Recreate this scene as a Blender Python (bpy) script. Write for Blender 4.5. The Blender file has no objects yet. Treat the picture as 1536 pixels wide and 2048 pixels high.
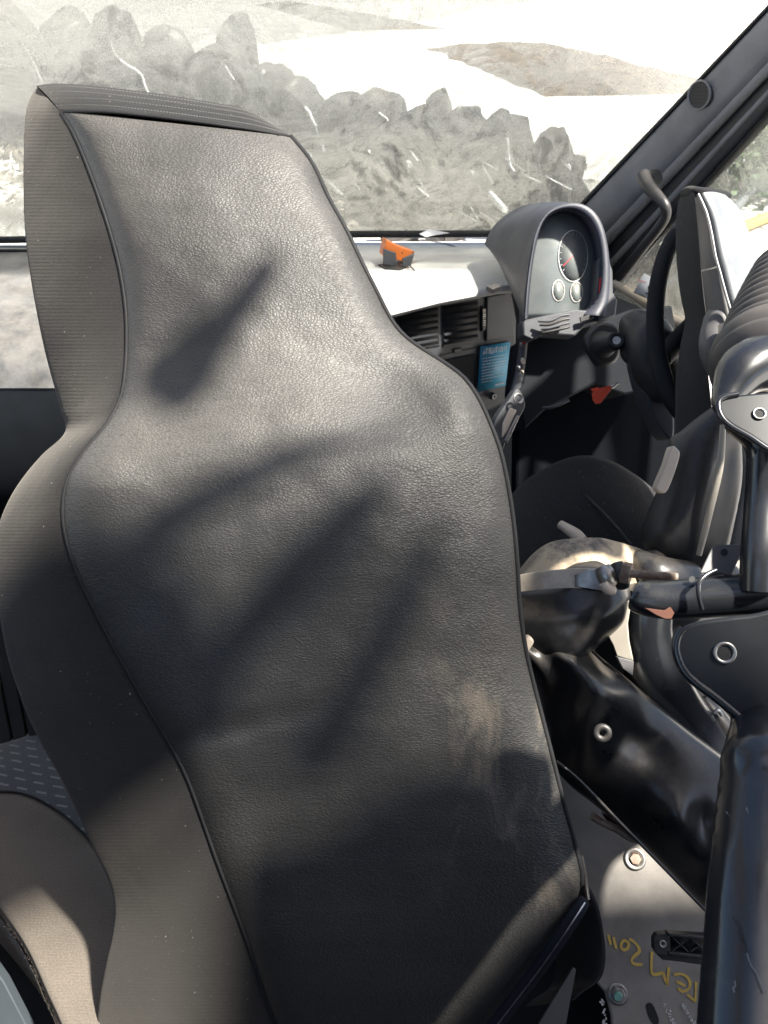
import bpy, bmesh, math, random
from mathutils import Vector, Matrix, noise
random.seed(7)
S = bpy.context.scene
COL = S.collection
R = math.radians
# ------------------------------------------------------------------ camera, sky, sun, exposure
PITCH = R(35.0)
CAM = Vector((0, 0, 2.75))            # metres above the yard; the cab floor is at z = 1.2
F = 1538.0                            # focal length in pixels of the 1536 x 2048 photograph
cd = bpy.data.cameras.new('camera'); cam = bpy.data.objects.new('camera', cd); COL.objects.link(cam)
cam.location = CAM; cam.rotation_euler = (math.pi/2 - PITCH, 0, 0)
cd.sensor_fit = 'VERTICAL'; cd.sensor_height = 24.0; cd.lens = 24.0*F/2048
cd.clip_start = 0.02; cd.clip_end = 900
cd.dof.use_dof = True; cd.dof.focus_distance = 0.93; cd.dof.aperture_fstop = 9.0
S.camera = cam
SUN = Vector((0.46, -0.20, 0.86)).normalized()   # direction towards the sun
elev = math.asin(SUN.z); azim = math.atan2(SUN.x, SUN.y)
w = bpy.data.worlds.new('World'); S.world = w; w.use_nodes = True
nt = w.node_tree
sky = nt.nodes.new('ShaderNodeTexSky'); sky.sky_type = 'NISHITA'; sky.sun_disc = False
sky.sun_elevation = elev; sky.sun_rotation = azim; sky.dust_density = 2.0; sky.air_density = 1.0
nt.links.new(sky.outputs[0], nt.nodes['Background'].inputs[0]); nt.nodes['Background'].inputs[1].default_value = 0.07
sd = bpy.data.lights.new('sun', 'SUN'); sd.energy = 5.0; sd.angle = R(2.6); sd.color = (1.0, 0.945, 0.86)
sun = bpy.data.objects.new('sun', sd); COL.objects.link(sun); sun.location = (8, 5, 12)
sun.rotation_euler = SUN.to_track_quat('Z', 'Y').to_euler()
S.view_settings.view_transform = 'Standard'; S.view_settings.look = 'None'
S.view_settings.gamma = 1.0; S.view_settings.use_curve_mapping = False
S.view_settings.exposure = 1.75
S.cycles.max_bounces = 8; S.cycles.transparent_max_bounces = 16; S.cycles.use_denoising = True
S.cycles.sample_clamp_indirect = 6.0

# ------------------------------------------------------------------ helpers
FW = Vector((0, math.cos(PITCH), -math.sin(PITCH))); UP = Vector((0, math.sin(PITCH), math.cos(PITCH))); RT = Vector((1, 0, 0))
def ray(x, y): return FW + RT*((x-768)/F) + UP*((1024-y)/F)
def P(x, y, d): return CAM + ray(x, y)*d
def onp(x, y, p0, n):
    r = ray(x, y); return CAM + r*((p0-CAM).dot(n)/r.dot(n))
def G(x, y, z=0.0):
    r = ray(x, y); return CAM + r*((z-CAM.z)/r.z)
def px(n, d): return n*d/F            # a length of n photo pixels at depth d, in metres

def setp(o, label=None, cat=None, group=None, kind=None):
    if label: o['label'] = label
    if cat: o['category'] = cat
    if group: o['group'] = group
    if kind: o['kind'] = kind
    return o
def thing(name, label, cat, loc=(0, 0, 0), group=None):
    o = bpy.data.objects.new(name, None); o.empty_display_size = .05; COL.objects.link(o); o.location = loc
    return setp(o, label, cat, group)
def link(name, me, m, parent=None):
    o = bpy.data.objects.new(name, me); COL.objects.link(o)
    if m: me.materials.append(m)
    if parent is not None:
        o.parent = parent        # meshes are written in world space; an Empty stands at its thing's base
        if parent.type == 'EMPTY': o.matrix_parent_inverse = Matrix.Translation(-parent.location)
    return o
def mk(name, V, Fc, m, parent=None, smooth=True, bevel=0, seg=2, sub=0, uv=None, normals=True):
    me = bpy.data.meshes.new(name)
    me.from_pydata([tuple(v) for v in V], [], Fc)
    if normals:
        b = bmesh.new(); b.from_mesh(me); bmesh.ops.recalc_face_normals(b, faces=b.faces); b.to_mesh(me); b.free()
    if uv:
        l = me.uv_layers.new(name='UVMap')
        for lp in me.loops: l.data[lp.index].uv = uv[lp.vertex_index]
    for p in me.polygons: p.use_smooth = smooth
    o = link(name, me, m, parent)
    if bevel:
        b = o.modifiers.new('b', 'BEVEL'); b.width = bevel; b.segments = seg; b.limit_method = 'ANGLE'; b.angle_limit = R(35)
        b.harden_normals = False
        if smooth:
            me.set_sharp_from_angle(angle=R(50)) if hasattr(me, 'set_sharp_from_angle') else None
    if sub:
        s = o.modifiers.new('s', 'SUBSURF'); s.levels = sub; s.render_levels = sub
    return o
def prism(name, pts, th, n, m, parent=None, bevel=.002, smooth=True):
    """closed outline of world points pushed back by -n*th"""
    k = len(pts); n = n.normalized()
    V = list(pts) + [p - n*th for p in pts]
    Fc = [list(range(k)), list(range(2*k-1, k-1, -1))] + [[i, (i+1) % k, (i+1) % k + k, i+k] for i in range(k)]
    return mk(name, V, Fc, m, parent, smooth, bevel)
def pprism(name, pxs, d, th, m, parent=None, n=None, bevel=.002, curve=False, nseg=5):
    """photo outline laid on the plane through depth d at its centre with normal n"""
    n = (n or (-FW)).normalized()
    cx = sum(p[0] for p in pxs)/len(pxs); cy = sum(p[1] for p in pxs)/len(pxs)
    if curve: pxs = crc(pxs, nseg)
    p0 = P(cx, cy, d)
    return prism(name, [onp(x, y, p0, n) for x, y in pxs], th, n, m, parent, bevel)
def cr(p0, p1, p2, p3, t):
    return tuple(.5*((2*b)+(c-a)*t+(2*a-5*b+4*c-e)*t*t+(-a+3*b-3*c+e)*t**3) for a, b, c, e in zip(p0, p1, p2, p3))
def crs(pts, n):
    q = [pts[0]] + list(pts) + [pts[-1]]; out = []
    for i in range(len(pts)-1):
        for k in range(n): out.append(cr(q[i], q[i+1], q[i+2], q[i+3], k/n))
    out.append(tuple(pts[-1])); return out
def crc(pts, n):
    k = len(pts); out = []
    for i in range(k):
        for j in range(n): out.append(cr(pts[i-1], pts[i], pts[(i+1) % k], pts[(i+2) % k], j/n))
    return out
def tube(name, pts, m, parent=None, seg=16, cap=True, flat=None):
    """pts: (Vector, radius); flat: (axis vector, factor) squashes the section along an axis"""
    V, Fc = [], []
    n = len(pts); prev = None
    for i, (p, r) in enumerate(pts):
        a = pts[max(0, i-1)][0]; b = pts[min(n-1, i+1)][0]
        t = (b-a).normalized() if (b-a).length > 1e-9 else Vector((0, 0, 1))
        if prev is None:
            u = t.orthogonal().normalized()
        else:
            u = prev - t*prev.dot(t); u.normalize()
        prev = u; v = t.cross(u)
        for k in range(seg):
            a_ = 2*math.pi*k/seg; o = (u*math.cos(a_)+v*math.sin(a_))*r
            if flat: o = o - flat[0]*o.dot(flat[0])*(1-flat[1])
            V.append(p+o)
    for i in range(n-1):
        for k in range(seg):
            Fc.append([i*seg+k, i*seg+(k+1) % seg, (i+1)*seg+(k+1) % seg, (i+1)*seg+k])
    if cap:
        Fc.append(list(range(seg))[::-1]); Fc.append([(n-1)*seg+k for k in range(seg)])
    o = mk(name, V, Fc, m, parent)
    o.data.set_sharp_from_angle(angle=R(60))
    return o
def ptube(name, pts, m, parent=None, n=6, seg=16, **kw):
    """pts: (x, y, depth, radius in metres)"""
    q = crs(pts, n) if len(pts) > 2 else pts
    return tube(name, [(P(a, b, c), r) for a, b, c, r in q], m, parent, seg, **kw)
def blob(name, chains, m, parent=None, vox=.004, smooth=8, sub=0):
    """one continuous moulded surface round chains of (x, y, depth, radius m)"""
    b = bmesh.new()
    for ch in chains:
        q = crs(ch, 5) if len(ch) > 2 else [tuple(a+(c-a)*k/6 for a, c in zip(ch[0], ch[-1])) for k in range(7)] if len(ch) == 2 else ch
        pr = [(P(a, c, e), r) for a, c, e, r in q]
        for i, (p, r) in enumerate(pr):
            steps = 1
            if i: steps = max(1, int((p-pr[i-1][0]).length/(r*.4)))
            for s in range(steps):
                f = (s+1)/steps
                pp = p if not i else pr[i-1][0].lerp(p, f); rr = r if not i else pr[i-1][1]+(r-pr[i-1][1])*f
                bmesh.ops.create_icosphere(b, subdivisions=2, radius=rr, matrix=Matrix.Translation(pp))
    me = bpy.data.meshes.new(name); b.to_mesh(me); b.free()
    o = link(name, me, m, parent)
    r_ = o.modifiers.new('r', 'REMESH'); r_.mode = 'VOXEL'; r_.voxel_size = vox; r_.use_smooth_shade = True
    s_ = o.modifiers.new('s', 'SMOOTH'); s_.factor = .6; s_.iterations = smooth
    return o
def disc(c, n, r, k=24, ry=None, ax=None):
    n = n.normalized(); u = (ax - n*ax.dot(n)).normalized() if ax else n.orthogonal().normalized(); v = n.cross(u); ry = ry or r
    return [c+u*math.cos(2*math.pi*i/k)*r+v*math.sin(2*math.pi*i/k)*ry for i in range(k)]
def ring(name, c, n, r, w_, h, m, parent=None, k=32):
    """a washer or raised ring"""
    n = n.normalized(); V, Fc = [], []
    for rr, hh in ((r, 0), (r, h), (r-w_*.3, h*1.25), (r-w_, h), (r-w_, -h*2)):
        V += disc(c+n*hh, n, rr, k)
    for j in range(4):
        for i in range(k): Fc.append([j*k+i, j*k+(i+1) % k, (j+1)*k+(i+1) % k, (j+1)*k+i])
    return mk(name, V, Fc, m, parent)
def stroke(name, pts, wd, n, m, parent=None, lift=.0008):
    """a flat painted stroke along world points"""
    V, Fc = [], []
    for i, p in enumerate(pts):
        t = (pts[min(i+1, len(pts)-1)]-pts[max(0, i-1)]).normalized(); s = t.cross(n).normalized()
        ww = wd*(.8+.35*noise.noise(p*60))
        V += [p+n*lift+s*ww/2, p+n*lift-s*ww/2]
        if i: Fc.append([2*i-2, 2*i-1, 2*i+1, 2*i])
    return mk(name, V, Fc, m, parent)

# ------------------------------------------------------------------ materials
class M:
    def __init__(s, name):
        s.m = bpy.data.materials.new(name); s.m.use_nodes = True; s.t = s.m.node_tree
        s.b = s.t.nodes['Principled BSDF']; s.out = s.t.nodes['Material Output']
    def n(s, ty, **kw):
        q = s.t.nodes.new(ty)
        for k, v in kw.items():
            if k[0] == '_': setattr(q, k[1:], v)
            else: q.inputs[k.replace('_', ' ')].default_value = v
        return q
    def l(s, a, b): s.t.links.new(a, b)
    def co(s, kind='Object', sc=(1, 1, 1), rot=(0, 0, 0)):
        c = s.n('ShaderNodeTexCoord'); mp = s.n('ShaderNodeMapping'); mp.inputs['Scale'].default_value = sc; mp.inputs['Rotation'].default_value = rot
        s.l(c.outputs[kind], mp.inputs[0]); return mp.outputs[0]
    def ramp(s, a, stops):
        r = s.n('ShaderNodeValToRGB'); e = r.color_ramp.elements
        while len(e) < len(stops): e.new(.5)
        for i, (p, c) in enumerate(stops):
            e[i].position = p; e[i].color = (*c, 1) if isinstance(c, (tuple, list)) else (c, c, c, 1)
        s.l(a, r.inputs[0]); return r.outputs[0]
    def mix(s, f, a, b):
        q = s.n('ShaderNodeMix', _data_type='RGBA')
        for v, i in ((f, 0), (a, 6), (b, 7)):
            if isinstance(v, (float, int)): q.inputs[i].default_value = v if i == 0 else (v, v, v, 1)
            elif isinstance(v, tuple): q.inputs[i].default_value = (*v, 1)
            else: s.l(v, q.inputs[i])
        return q.outputs[2]
    def math(s, op, a, b=0.0):
        q = s.n('ShaderNodeMath', _operation=op)
        for i, v in enumerate((a, b)):
            if isinstance(v, (float, int)): q.inputs[i].default_value = v
            else: s.l(v, q.inputs[i])
        return q.outputs[0]
    def bump(s, h, st, dist=.001, prev=None):
        q = s.n('ShaderNodeBump', Strength=st, Distance=dist); s.l(h, q.inputs['Height'])
        if prev: s.l(prev, q.inputs['Normal'])
        return q.outputs[0]
def plain(name, col, rough=.5, metal=0, grain=0, gs=400, var=.15, vs=8, dust=0, dcol=(.3, .25, .19), spec=.5, coat=0, scratch=0, rust=0):
    k = M(name); b = k.b
    b.inputs['Roughness'].default_value = rough; b.inputs['Metallic'].default_value = metal
    b.inputs['Specular IOR Level'].default_value = spec; b.inputs['Coat Weight'].default_value = coat; b.inputs['Coat Roughness'].default_value = .12
    co = k.co()
    nz = k.n('ShaderNodeTexNoise', Scale=vs, Detail=6.0, Roughness=.6); k.l(co, nz.inputs[0])
    c = k.mix(k.ramp(nz.outputs[0], [(.35, 0.), (.65, 1.)]), tuple(x*(1-var) for x in col), tuple(min(1, x*(1+var)) for x in col))
    rg = None
    if dust:
        n2 = k.n('ShaderNodeTexNoise', Scale=26.0, Detail=9.0, Roughness=.72); k.l(co, n2.inputs[0])
        ge = k.n('ShaderNodeNewGeometry'); sx = k.n('ShaderNodeSeparateXYZ'); k.l(ge.outputs['Normal'], sx.inputs[0])
        upm = k.ramp(sx.outputs[2], [(.1, .15), (.9, 1.)])        # dust settles on faces that look up
        f = k.math('MULTIPLY', k.math('MULTIPLY', k.ramp(n2.outputs[0], [(.38, .12), (.68, 1.)]), upm), dust)
        sp = k.n('ShaderNodeTexNoise', Scale=620.0, Detail=2.0); k.l(co, sp.inputs[0])
        f = k.math('ADD', f, k.math('MULTIPLY', k.ramp(sp.outputs[0], [(.66, 0.), (.72, 1.)]), dust*.35))
        f = k.math('MINIMUM', f, 1.0)
        c = k.mix(f, c, dcol)
        rg = k.math('ADD', rough, k.math('MULTIPLY', f, .8-rough))
    if scratch:
        sc = k.co(sc=(1, 9, 3), rot=(.4, .7, .3))
        n3 = k.n('ShaderNodeTexNoise', Scale=45.0, Detail=8.0, Roughness=.8); k.l(sc, n3.inputs[0])
        c = k.mix(k.math('MULTIPLY', k.ramp(n3.outputs[0], [(.66, 0.), (.70, 1.)]), scratch), c, (.32, .32, .31))
    if rust:
        n4 = k.n('ShaderNodeTexNoise', Scale=60.0, Detail=8.0, Roughness=.7); k.l(co, n4.inputs[0])
        c = k.mix(k.math('MULTIPLY', k.ramp(n4.outputs[0], [(.45, 0.), (.6, 1.)]), rust), c, (.13, .055, .03))
    k.l(c, b.inputs['Base Color'])
    r2 = k.n('ShaderNodeTexNoise', Scale=18.0, Detail=7.0); k.l(co, r2.inputs[0])
    rv = k.math('MULTIPLY', k.math('SUBTRACT', r2.outputs[0], .5), .25)
    k.l(k.math('ADD', rv, rg if rg is not None else rough), b.inputs['Roughness'])
    if grain:
        g = k.n('ShaderNodeTexNoise', Scale=gs, Detail=3.0); k.l(co, g.inputs[0])
        k.l(k.bump(g.outputs[0], grain, .0006), b.inputs['Normal'])
    return k.m
def m_leather():
    k = M('leather'); b = k.b
    uv = k.co('UV', (1, 1, 1)); ob = k.co('Object')
    # wrinkled pebble grain, warped and stretched along the hide
    wn = k.n('ShaderNodeTexNoise', Scale=14.0, Detail=3.0); k.l(uv, wn.inputs[0])
    wv = k.n('ShaderNodeVectorMath', _operation='MULTIPLY_ADD'); k.l(wn.outputs['Color'], wv.inputs[0]); wv.inputs[1].default_value = (.035, .035, 0); k.l(uv, wv.inputs[2])
    mp = k.n('ShaderNodeMapping'); mp.inputs['Scale'].default_value = (1.0, 1.7, 1); mp.inputs['Rotation'].default_value = (0, 0, .35); k.l(wv.outputs[0], mp.inputs[0])
    n0 = k.n('ShaderNodeTexNoise', Scale=240.0, Detail=2.0); k.l(mp.outputs[0], n0.inputs[0])
    w2 = k.n('ShaderNodeVectorMath', _operation='MULTIPLY_ADD'); k.l(n0.outputs['Color'], w2.inputs[0]); w2.inputs[1].default_value = (.0016, .0016, 0); k.l(mp.outputs[0], w2.inputs[2])
    v = k.n('ShaderNodeTexVoronoi', Scale=255.0, _feature='DISTANCE_TO_EDGE'); k.l(w2.outputs[0], v.inputs[0])
    v2 = k.n('ShaderNodeTexVoronoi', Scale=380.0, _feature='DISTANCE_TO_EDGE'); k.l(w2.outputs[0], v2.inputs[0])
    vs_ = k.n('ShaderNodeTexVoronoi', Scale=255.0, _feature='SMOOTH_F1', Randomness=.85, Smoothness=.35); k.l(w2.outputs[0], vs_.inputs[0])
    pb = k.math('SUBTRACT', 1.0, k.ramp(vs_.outputs['Distance'], [(.10, 0.), (.62, 1.)]))
    h = k.math('ADD', k.math('MULTIPLY', pb, .8), k.math('MULTIPLY', k.ramp(v.outputs['Distance'], [(0, 0.), (.18, 1.)]), .35))
    big = k.n('ShaderNodeTexNoise', Scale=9.0, Detail=3.0); k.l(uv, big.inputs[0])
    cs = k.n('ShaderNodeTexNoise', Scale=34.0, Detail=5.0, Distortion=1.5); k.l(mp.outputs[0], cs.inputs[0])
    nn = k.bump(big.outputs[0], .12, .010)
    k.l(k.bump(h, .46, .0009, nn), b.inputs['Normal'])
    # dusty rubs with a shape of their own, low on the right of the panel
    rb = k.n('ShaderNodeTexNoise', Scale=7.0, Detail=8.0, Roughness=.7, Distortion=.6)
    mp3 = k.n('ShaderNodeMapping'); mp3.inputs['Scale'].default_value = (2.2, .8, 1); mp3.inputs['Rotation'].default_value = (0, 0, -.35); k.l(uv, mp3.inputs[0]); k.l(mp3.outputs[0], rb.inputs[0])
    sx = k.n('ShaderNodeSeparateXYZ'); k.l(uv, sx.inputs[0])
    mx = k.math('MULTIPLY', k.ramp(sx.outputs[0], [(.46, 0.), (.58, 1.)]), k.ramp(sx.outputs[1], [(.10, 0.), (.2, 1.), (.42, 1.), (.55, 0.)]))
    msk = k.math('MULTIPLY', k.ramp(rb.outputs[0], [(.52, 0.), (.68, .7)]), mx)
    # thin scratches
    mp4 = k.n('ShaderNodeMapping'); mp4.inputs['Scale'].default_value = (70, 2.2, 1); mp4.inputs['Rotation'].default_value = (0, 0, .12); k.l(wv.outputs[0], mp4.inputs[0])
    sn = k.n('ShaderNodeTexNoise', Scale=1.0, Detail=5.0, Roughness=.6); k.l(mp4.outputs[0], sn.inputs[0])
    scr = k.math('MULTIPLY', k.ramp(sn.outputs[0], [(.69, 0.), (.74, .6)]), mx)
    msk = k.math('MAXIMUM', msk, scr)
    sp = k.n('ShaderNodeTexNoise', Scale=300.0, Detail=1.0); k.l(uv, sp.inputs[0])
    msk = k.math('MAXIMUM', msk, k.ramp(sp.outputs[0], [(.79, 0.), (.81, .8)]))
    fi = k.n('ShaderNodeTexNoise', Scale=3.5, Detail=4.0); k.l(uv, fi.inputs[0])
    base = k.mix(k.ramp(fi.outputs[0], [(.35, 0.), (.7, 1.)]), (.039, .037, .035), (.056, .053, .049))
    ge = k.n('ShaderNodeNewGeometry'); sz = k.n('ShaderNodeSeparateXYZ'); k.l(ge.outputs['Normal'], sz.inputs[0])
    base = k.mix(k.math('MULTIPLY', k.ramp(sz.outputs[2], [(.55, 0.), (.85, 1.)]), k.ramp(fi.outputs[0], [(.3, .35), (.7, .6)])), base, (.20, .185, .165))  # up-facing leather made paler, standing in for light on the headrest
    base = k.mix(k.math('MULTIPLY', k.math('SUBTRACT', 1.0, k.ramp(v.outputs['Distance'], [(0, 0.), (.1, 1.)])), .5), base, (.02, .02, .02))
    k.l(k.mix(k.math('MULTIPLY', msk, .9), base, (.20, .16, .125)), b.inputs['Base Color'])
    k.l(k.math('ADD', .5, k.math('MULTIPLY', msk, .35)), b.inputs['Roughness'])
    b.inputs['Specular IOR Level'].default_value = .55
    return k.m
def m_fabric(name, col, sc=1500, st=.5, sheen=.5, uvmap=False, dash=False):
    k = M(name); b = k.b; co = k.co('UV' if uvmap else 'Object')
    wa = k.n('ShaderNodeTexWave', _wave_type='BANDS', _bands_direction='X', Scale=sc*.16, Distortion=.6); k.l(co, wa.inputs[0])
    wb = k.n('ShaderNodeTexWave', _wave_type='BANDS', _bands_direction='Y' if uvmap else 'Z', Scale=sc*.16, Distortion=.6); k.l(co, wb.inputs[0])
    nz = k.n('ShaderNodeTexNoise', Scale=900.0, Detail=3.0); k.l(co, nz.inputs[0])
    lo = k.n('ShaderNodeTexNoise', Scale=7.0, Detail=6.0); k.l(co, lo.inputs[0])
    h = k.math('ADD', k.math('MULTIPLY', k.math('MULTIPLY', wa.outputs[0], wb.outputs[0]), .3), nz.outputs[0])
    rbw = k.n('ShaderNodeTexWave', _wave_type='BANDS', _bands_direction='Y' if uvmap else 'Z', Scale=75.0, Distortion=1.2); rbw.inputs['Detail Scale'].default_value = 30.0; k.l(co, rbw.inputs[0])
    h = k.math('ADD', h, k.math('MULTIPLY', rbw.outputs[0], .25))
    c = k.mix(k.ramp(lo.outputs[0], [(.35, 0.), (.68, 1.)]), tuple(x*.82 for x in col), tuple(x*1.18 for x in col))
    n9 = k.n('ShaderNodeTexNoise', Scale=420.0, Detail=2.0); k.l(co, n9.inputs[0])
    c = k.mix(k.math('MULTIPLY', k.ramp(n9.outputs[0], [(.4, 0.), (.7, 1.)]), .38), c, tuple(min(1, x*2.1) for x in col))
    c = k.mix(k.math('MULTIPLY', rbw.outputs[0], .10), c, tuple(min(1, x*2.) for x in col))
    sp = k.n('ShaderNodeTexNoise', Scale=260.0, Detail=1.0); k.l(co, sp.inputs[0])
    c = k.mix(k.ramp(sp.outputs[0], [(.76, 0.), (.79, .7)]), c, (.35, .33, .3))
    if dash:     # woven rows of short pale dashes
        mp = k.co('UV', (1, 1, 1), (0, 0, .22)); sx = k.n('ShaderNodeSeparateXYZ'); k.l(mp, sx.inputs[0])
        def fr(v, s): return k.math('FRACT', k.math('MULTIPLY', v, s))
        row = k.math('LESS_THAN', fr(sx.outputs[1], 62.), .22)
        rid = k.math('FLOOR', k.math('MULTIPLY', sx.outputs[1], 62.))
        off = k.math('MULTIPLY', rid, .37)
        cell = k.math('LESS_THAN', k.math('FRACT', k.math('ADD', k.math('MULTIPLY', sx.outputs[0], 26.), off)), .55)
        fine = k.math('LESS_THAN', fr(sx.outputs[0], 330.), .5)
        c = k.mix(k.math('MULTIPLY', k.math('MULTIPLY', row, cell), fine), c, (.33, .34, .33))
    k.l(c, b.inputs['Base Color']); b.inputs['Roughness'].default_value = .95; b.inputs['Specular IOR Level'].default_value = .15
    b.inputs['Sheen Weight'].default_value = sheen; b.inputs['Sheen Roughness'].default_value = .5; b.inputs['Sheen Tint'].default_value = (.7, .65, .58, 1)
    bg = k.n('ShaderNodeTexNoise', Scale=11.0, Detail=4.0); k.l(k.co('Object'), bg.inputs[0])
    k.l(k.bump(h, st, .0008, k.bump(bg.outputs[0], .3, .01)), b.inputs['Normal'])
    return k.m
def m_glass(name, dmin, dmax, sc=3.0, wipe=True):
    """clear pane under a film of dust that scatters the daylight"""
    k = M(name); t = k.t; t.nodes.remove(k.b)
    co = k.co('Object')
    a = k.n('ShaderNodeTexNoise', Scale=sc, Detail=9.0, Roughness=.62, Distortion=.8); k.l(co, a.inputs[0])
    st = k.n('ShaderNodeTexNoise', Scale=3.0, Detail=10.0, Roughness=.75, Distortion=.3); k.l(k.co('Object', (1.2, 14, 14), (0, .35, .1)), st.inputs[0])
    sp = k.n('ShaderNodeTexNoise', Scale=330.0, Detail=2.0); k.l(co, sp.inputs[0])
    s2 = k.n('ShaderNodeTexNoise', Scale=120.0, Detail=4.0, Roughness=.8); k.l(co, s2.inputs[0])
    f = k.math('MULTIPLY', k.ramp(a.outputs[0], [(.36, 0.), (.66, 1.)]), .6)
    f = k.math('ADD', f, k.math('MULTIPLY', k.ramp(st.outputs[0], [(.45, 0.), (.7, 1.)]), .35))
    f = k.math('ADD', f, k.math('MULTIPLY', k.ramp(sp.outputs[0], [(.58, 0.), (.72, 1.)]), .55))
    f = k.math('ADD', f, k.math('MULTIPLY', k.ramp(s2.outputs[0], [(.52, 0.), (.7, 1.)]), .3))
    wv = k.n('ShaderNodeTexWave', _wave_type='RINGS', _rings_direction='SPHERICAL', Scale=1.1, Distortion=9.0, Detail=6.0); wv.inputs['Detail Scale'].default_value = 2.2; wv.inputs['Detail Roughness'].default_value = .65; k.l(k.co('Object', (1, .8, 1.6)), wv.inputs[0])
    mk_ = k.n('ShaderNodeTexNoise', Scale=2.2, Detail=3.0); k.l(co, mk_.inputs[0])
    f = k.math('ADD', f, k.math('MULTIPLY', k.math('MULTIPLY', k.ramp(wv.outputs[0], [(.62, 0.), (.92, 1.)]), k.ramp(mk_.outputs[0], [(.45, 0.), (.6, 1.)])), .3))
    f = k.math('ADD', dmin, k.math('MULTIPLY', f, dmax-dmin))
    s3 = k.n('ShaderNodeTexNoise', Scale=75.0, Detail=6.0, Roughness=.85, Distortion=.5); k.l(co, s3.inputs[0])
    f = k.math('ADD', f, k.math('MULTIPLY', k.ramp(s3.outputs[0], [(.60, 0.), (.68, 1.)]), .45))
    s4 = k.n('ShaderNodeTexNoise', Scale=4.5, Detail=5.0, Roughness=.7, Distortion=1.8); k.l(co, s4.inputs[0])
    f = k.math('MULTIPLY', f, k.ramp(s4.outputs[0], [(.40, .35), (.47, 1.), (.53, 1.35), (.6, .8)]))
    f = k.math('MINIMUM', f, .9)
    tr = k.n('ShaderNodeBsdfTransparent'); tr.inputs[0].default_value = (.93, .95, .93, 1)
    gl = k.n('ShaderNodeBsdfGlossy'); gl.inputs['Roughness'].default_value = .05
    fr = k.n('ShaderNodeFresnel'); fr.inputs[0].default_value = 1.45
    m0 = k.n('ShaderNodeMixShader'); k.l(k.math('MULTIPLY', fr.outputs[0], .8), m0.inputs[0]); k.l(tr.outputs[0], m0.inputs[1]); k.l(gl.outputs[0], m0.inputs[2])
    tl = k.n('ShaderNodeBsdfTranslucent'); tl.inputs[0].default_value = (.68, .67, .62, 1)
    df = k.n('ShaderNodeBsdfDiffuse'); df.inputs[0].default_value = (.5, .48, .43, 1)
    m1 = k.n('ShaderNodeMixShader'); m1.inputs[0].default_value = .35; k.l(tl.outputs[0], m1.inputs[1]); k.l(df.outputs[0], m1.inputs[2])
    m2 = k.n('ShaderNodeMixShader'); k.l(f, m2.inputs[0]); k.l(m0.outputs[0], m2.inputs[1]); k.l(m1.outputs[0], m2.inputs[2])
    k.l(m2.outputs[0], k.out.inputs[0]); return k.m
LEA = m_leather()
FAB = m_fabric('grey_fabric', (.024, .023, .023), uvmap=True, sheen=.25)
FABC = m_fabric('cushion_fabric', (.115, .098, .082), uvmap=True)
FABD = m_fabric('patterned_fabric', (.075, .08, .082), uvmap=True, dash=True)
FABK = m_fabric('dark_fabric', (.017, .017, .019), sheen=.12)
PIPE = plain('piping_black', (.012, .012, .013), .7, grain=.3, gs=900)
BAND = m_fabric('band_fabric', (.022, .022, .022), sheen=.2, uvmap=True)
DASH = plain('dash_plastic', (.045, .048, .056), .5, grain=.35, gs=700, dust=.14, dcol=(.34, .32, .29))
HOODM = plain('hood_plastic', (.022, .026, .040), .5, grain=.3, gs=700, dust=.06)
DASHT = plain('dash_top', (.45, .45, .44), .42, grain=.5, gs=420, dust=.6, dcol=(.45, .42, .37))  # pale base colour stands in for sun glare on the dash centre
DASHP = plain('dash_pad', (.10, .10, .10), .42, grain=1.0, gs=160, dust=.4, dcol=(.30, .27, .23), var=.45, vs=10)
DASHD = plain('dash_dark', (.009, .011, .014), .7, grain=.3, gs=800, spec=.15)
BLKP = plain('black_plastic', (.02, .02, .022), .42, grain=.15, gs=900, dust=.15)
PILR = plain('pillar_trim', (.20, .205, .22), .55, grain=.25, gs=900)
PILD = plain('pillar_dark', (.02, .022, .026), .5, grain=.2)
GLOSS = plain('black_gloss', (.010, .011, .014), .30, dust=.2, coat=.12, scratch=.25)
TUBM = plain('black_paint', (.012, .014, .018), .24, dust=.05, scratch=.3, spec=.9)
PLTM = plain('black_plate', (.010, .012, .015), .42, dust=.03, scratch=.2)
DUSTY = plain('dusty_plastic', (.03, .03, .032), .35, dust=1.7, dcol=(.50, .40, .28))
METAL = plain('zinc', (.45, .44, .42), .38, metal=.9, rust=.35)
STRAP = plain('clamp_strap', (.55, .50, .43), .45, metal=.3, dust=.55, dcol=(.42, .34, .25), rust=.25)
RUST = plain('rusty_bolt', (.30, .24, .19), .65, metal=.3, rust=.6)
RUSTR = plain('rust_raw', (.12, .05, .035), .9, rust=.5, grain=.6)
RUBB = plain('rubber', (.065, .06, .06), .55, grain=.1, dust=.15)
FLOORM = plain('floor_plate', (.22, .205, .185), .7, grain=.5, gs=500, dust=.35, dcol=(.22, .20, .17), var=.25, vs=12)
CARP = plain('carpet', (.02, .02, .021), .95, grain=1, gs=600)
YEL = plain('yellow_marker', (.62, .42, .09), .6)
ORG = plain('orange_plastic', (.62, .16, .03), .45)
TAG = plain('red_tag', (.75, .08, .03), .5)
REDB = plain('red_button', (.55, .02, .03), .35)
STK = plain('blue_sticker', (.03, .27, .42), .5)
WHT = plain('white_print', (.7, .7, .7), .6)
BEI = plain('beige_panel', (.40, .36, .30), .6, dust=.4)
SHELL = plain('seat_shell', (.15, .16, .17), .42, dust=.25, dcol=(.4, .4, .39), scratch=.3)
SHELS = plain('seat_shell_side', (.11, .105, .105), .5, grain=.2)
CREAM = plain('cream_plastic', (.6, .5, .4), .5)
GRND = plain('yard_ground', (.72, .69, .64), .9, grain=.6, gs=30, var=.28, vs=.5)
RUBL = plain('rubble', (.3, .27, .23), .8, var=.85, vs=2.5)
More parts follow.
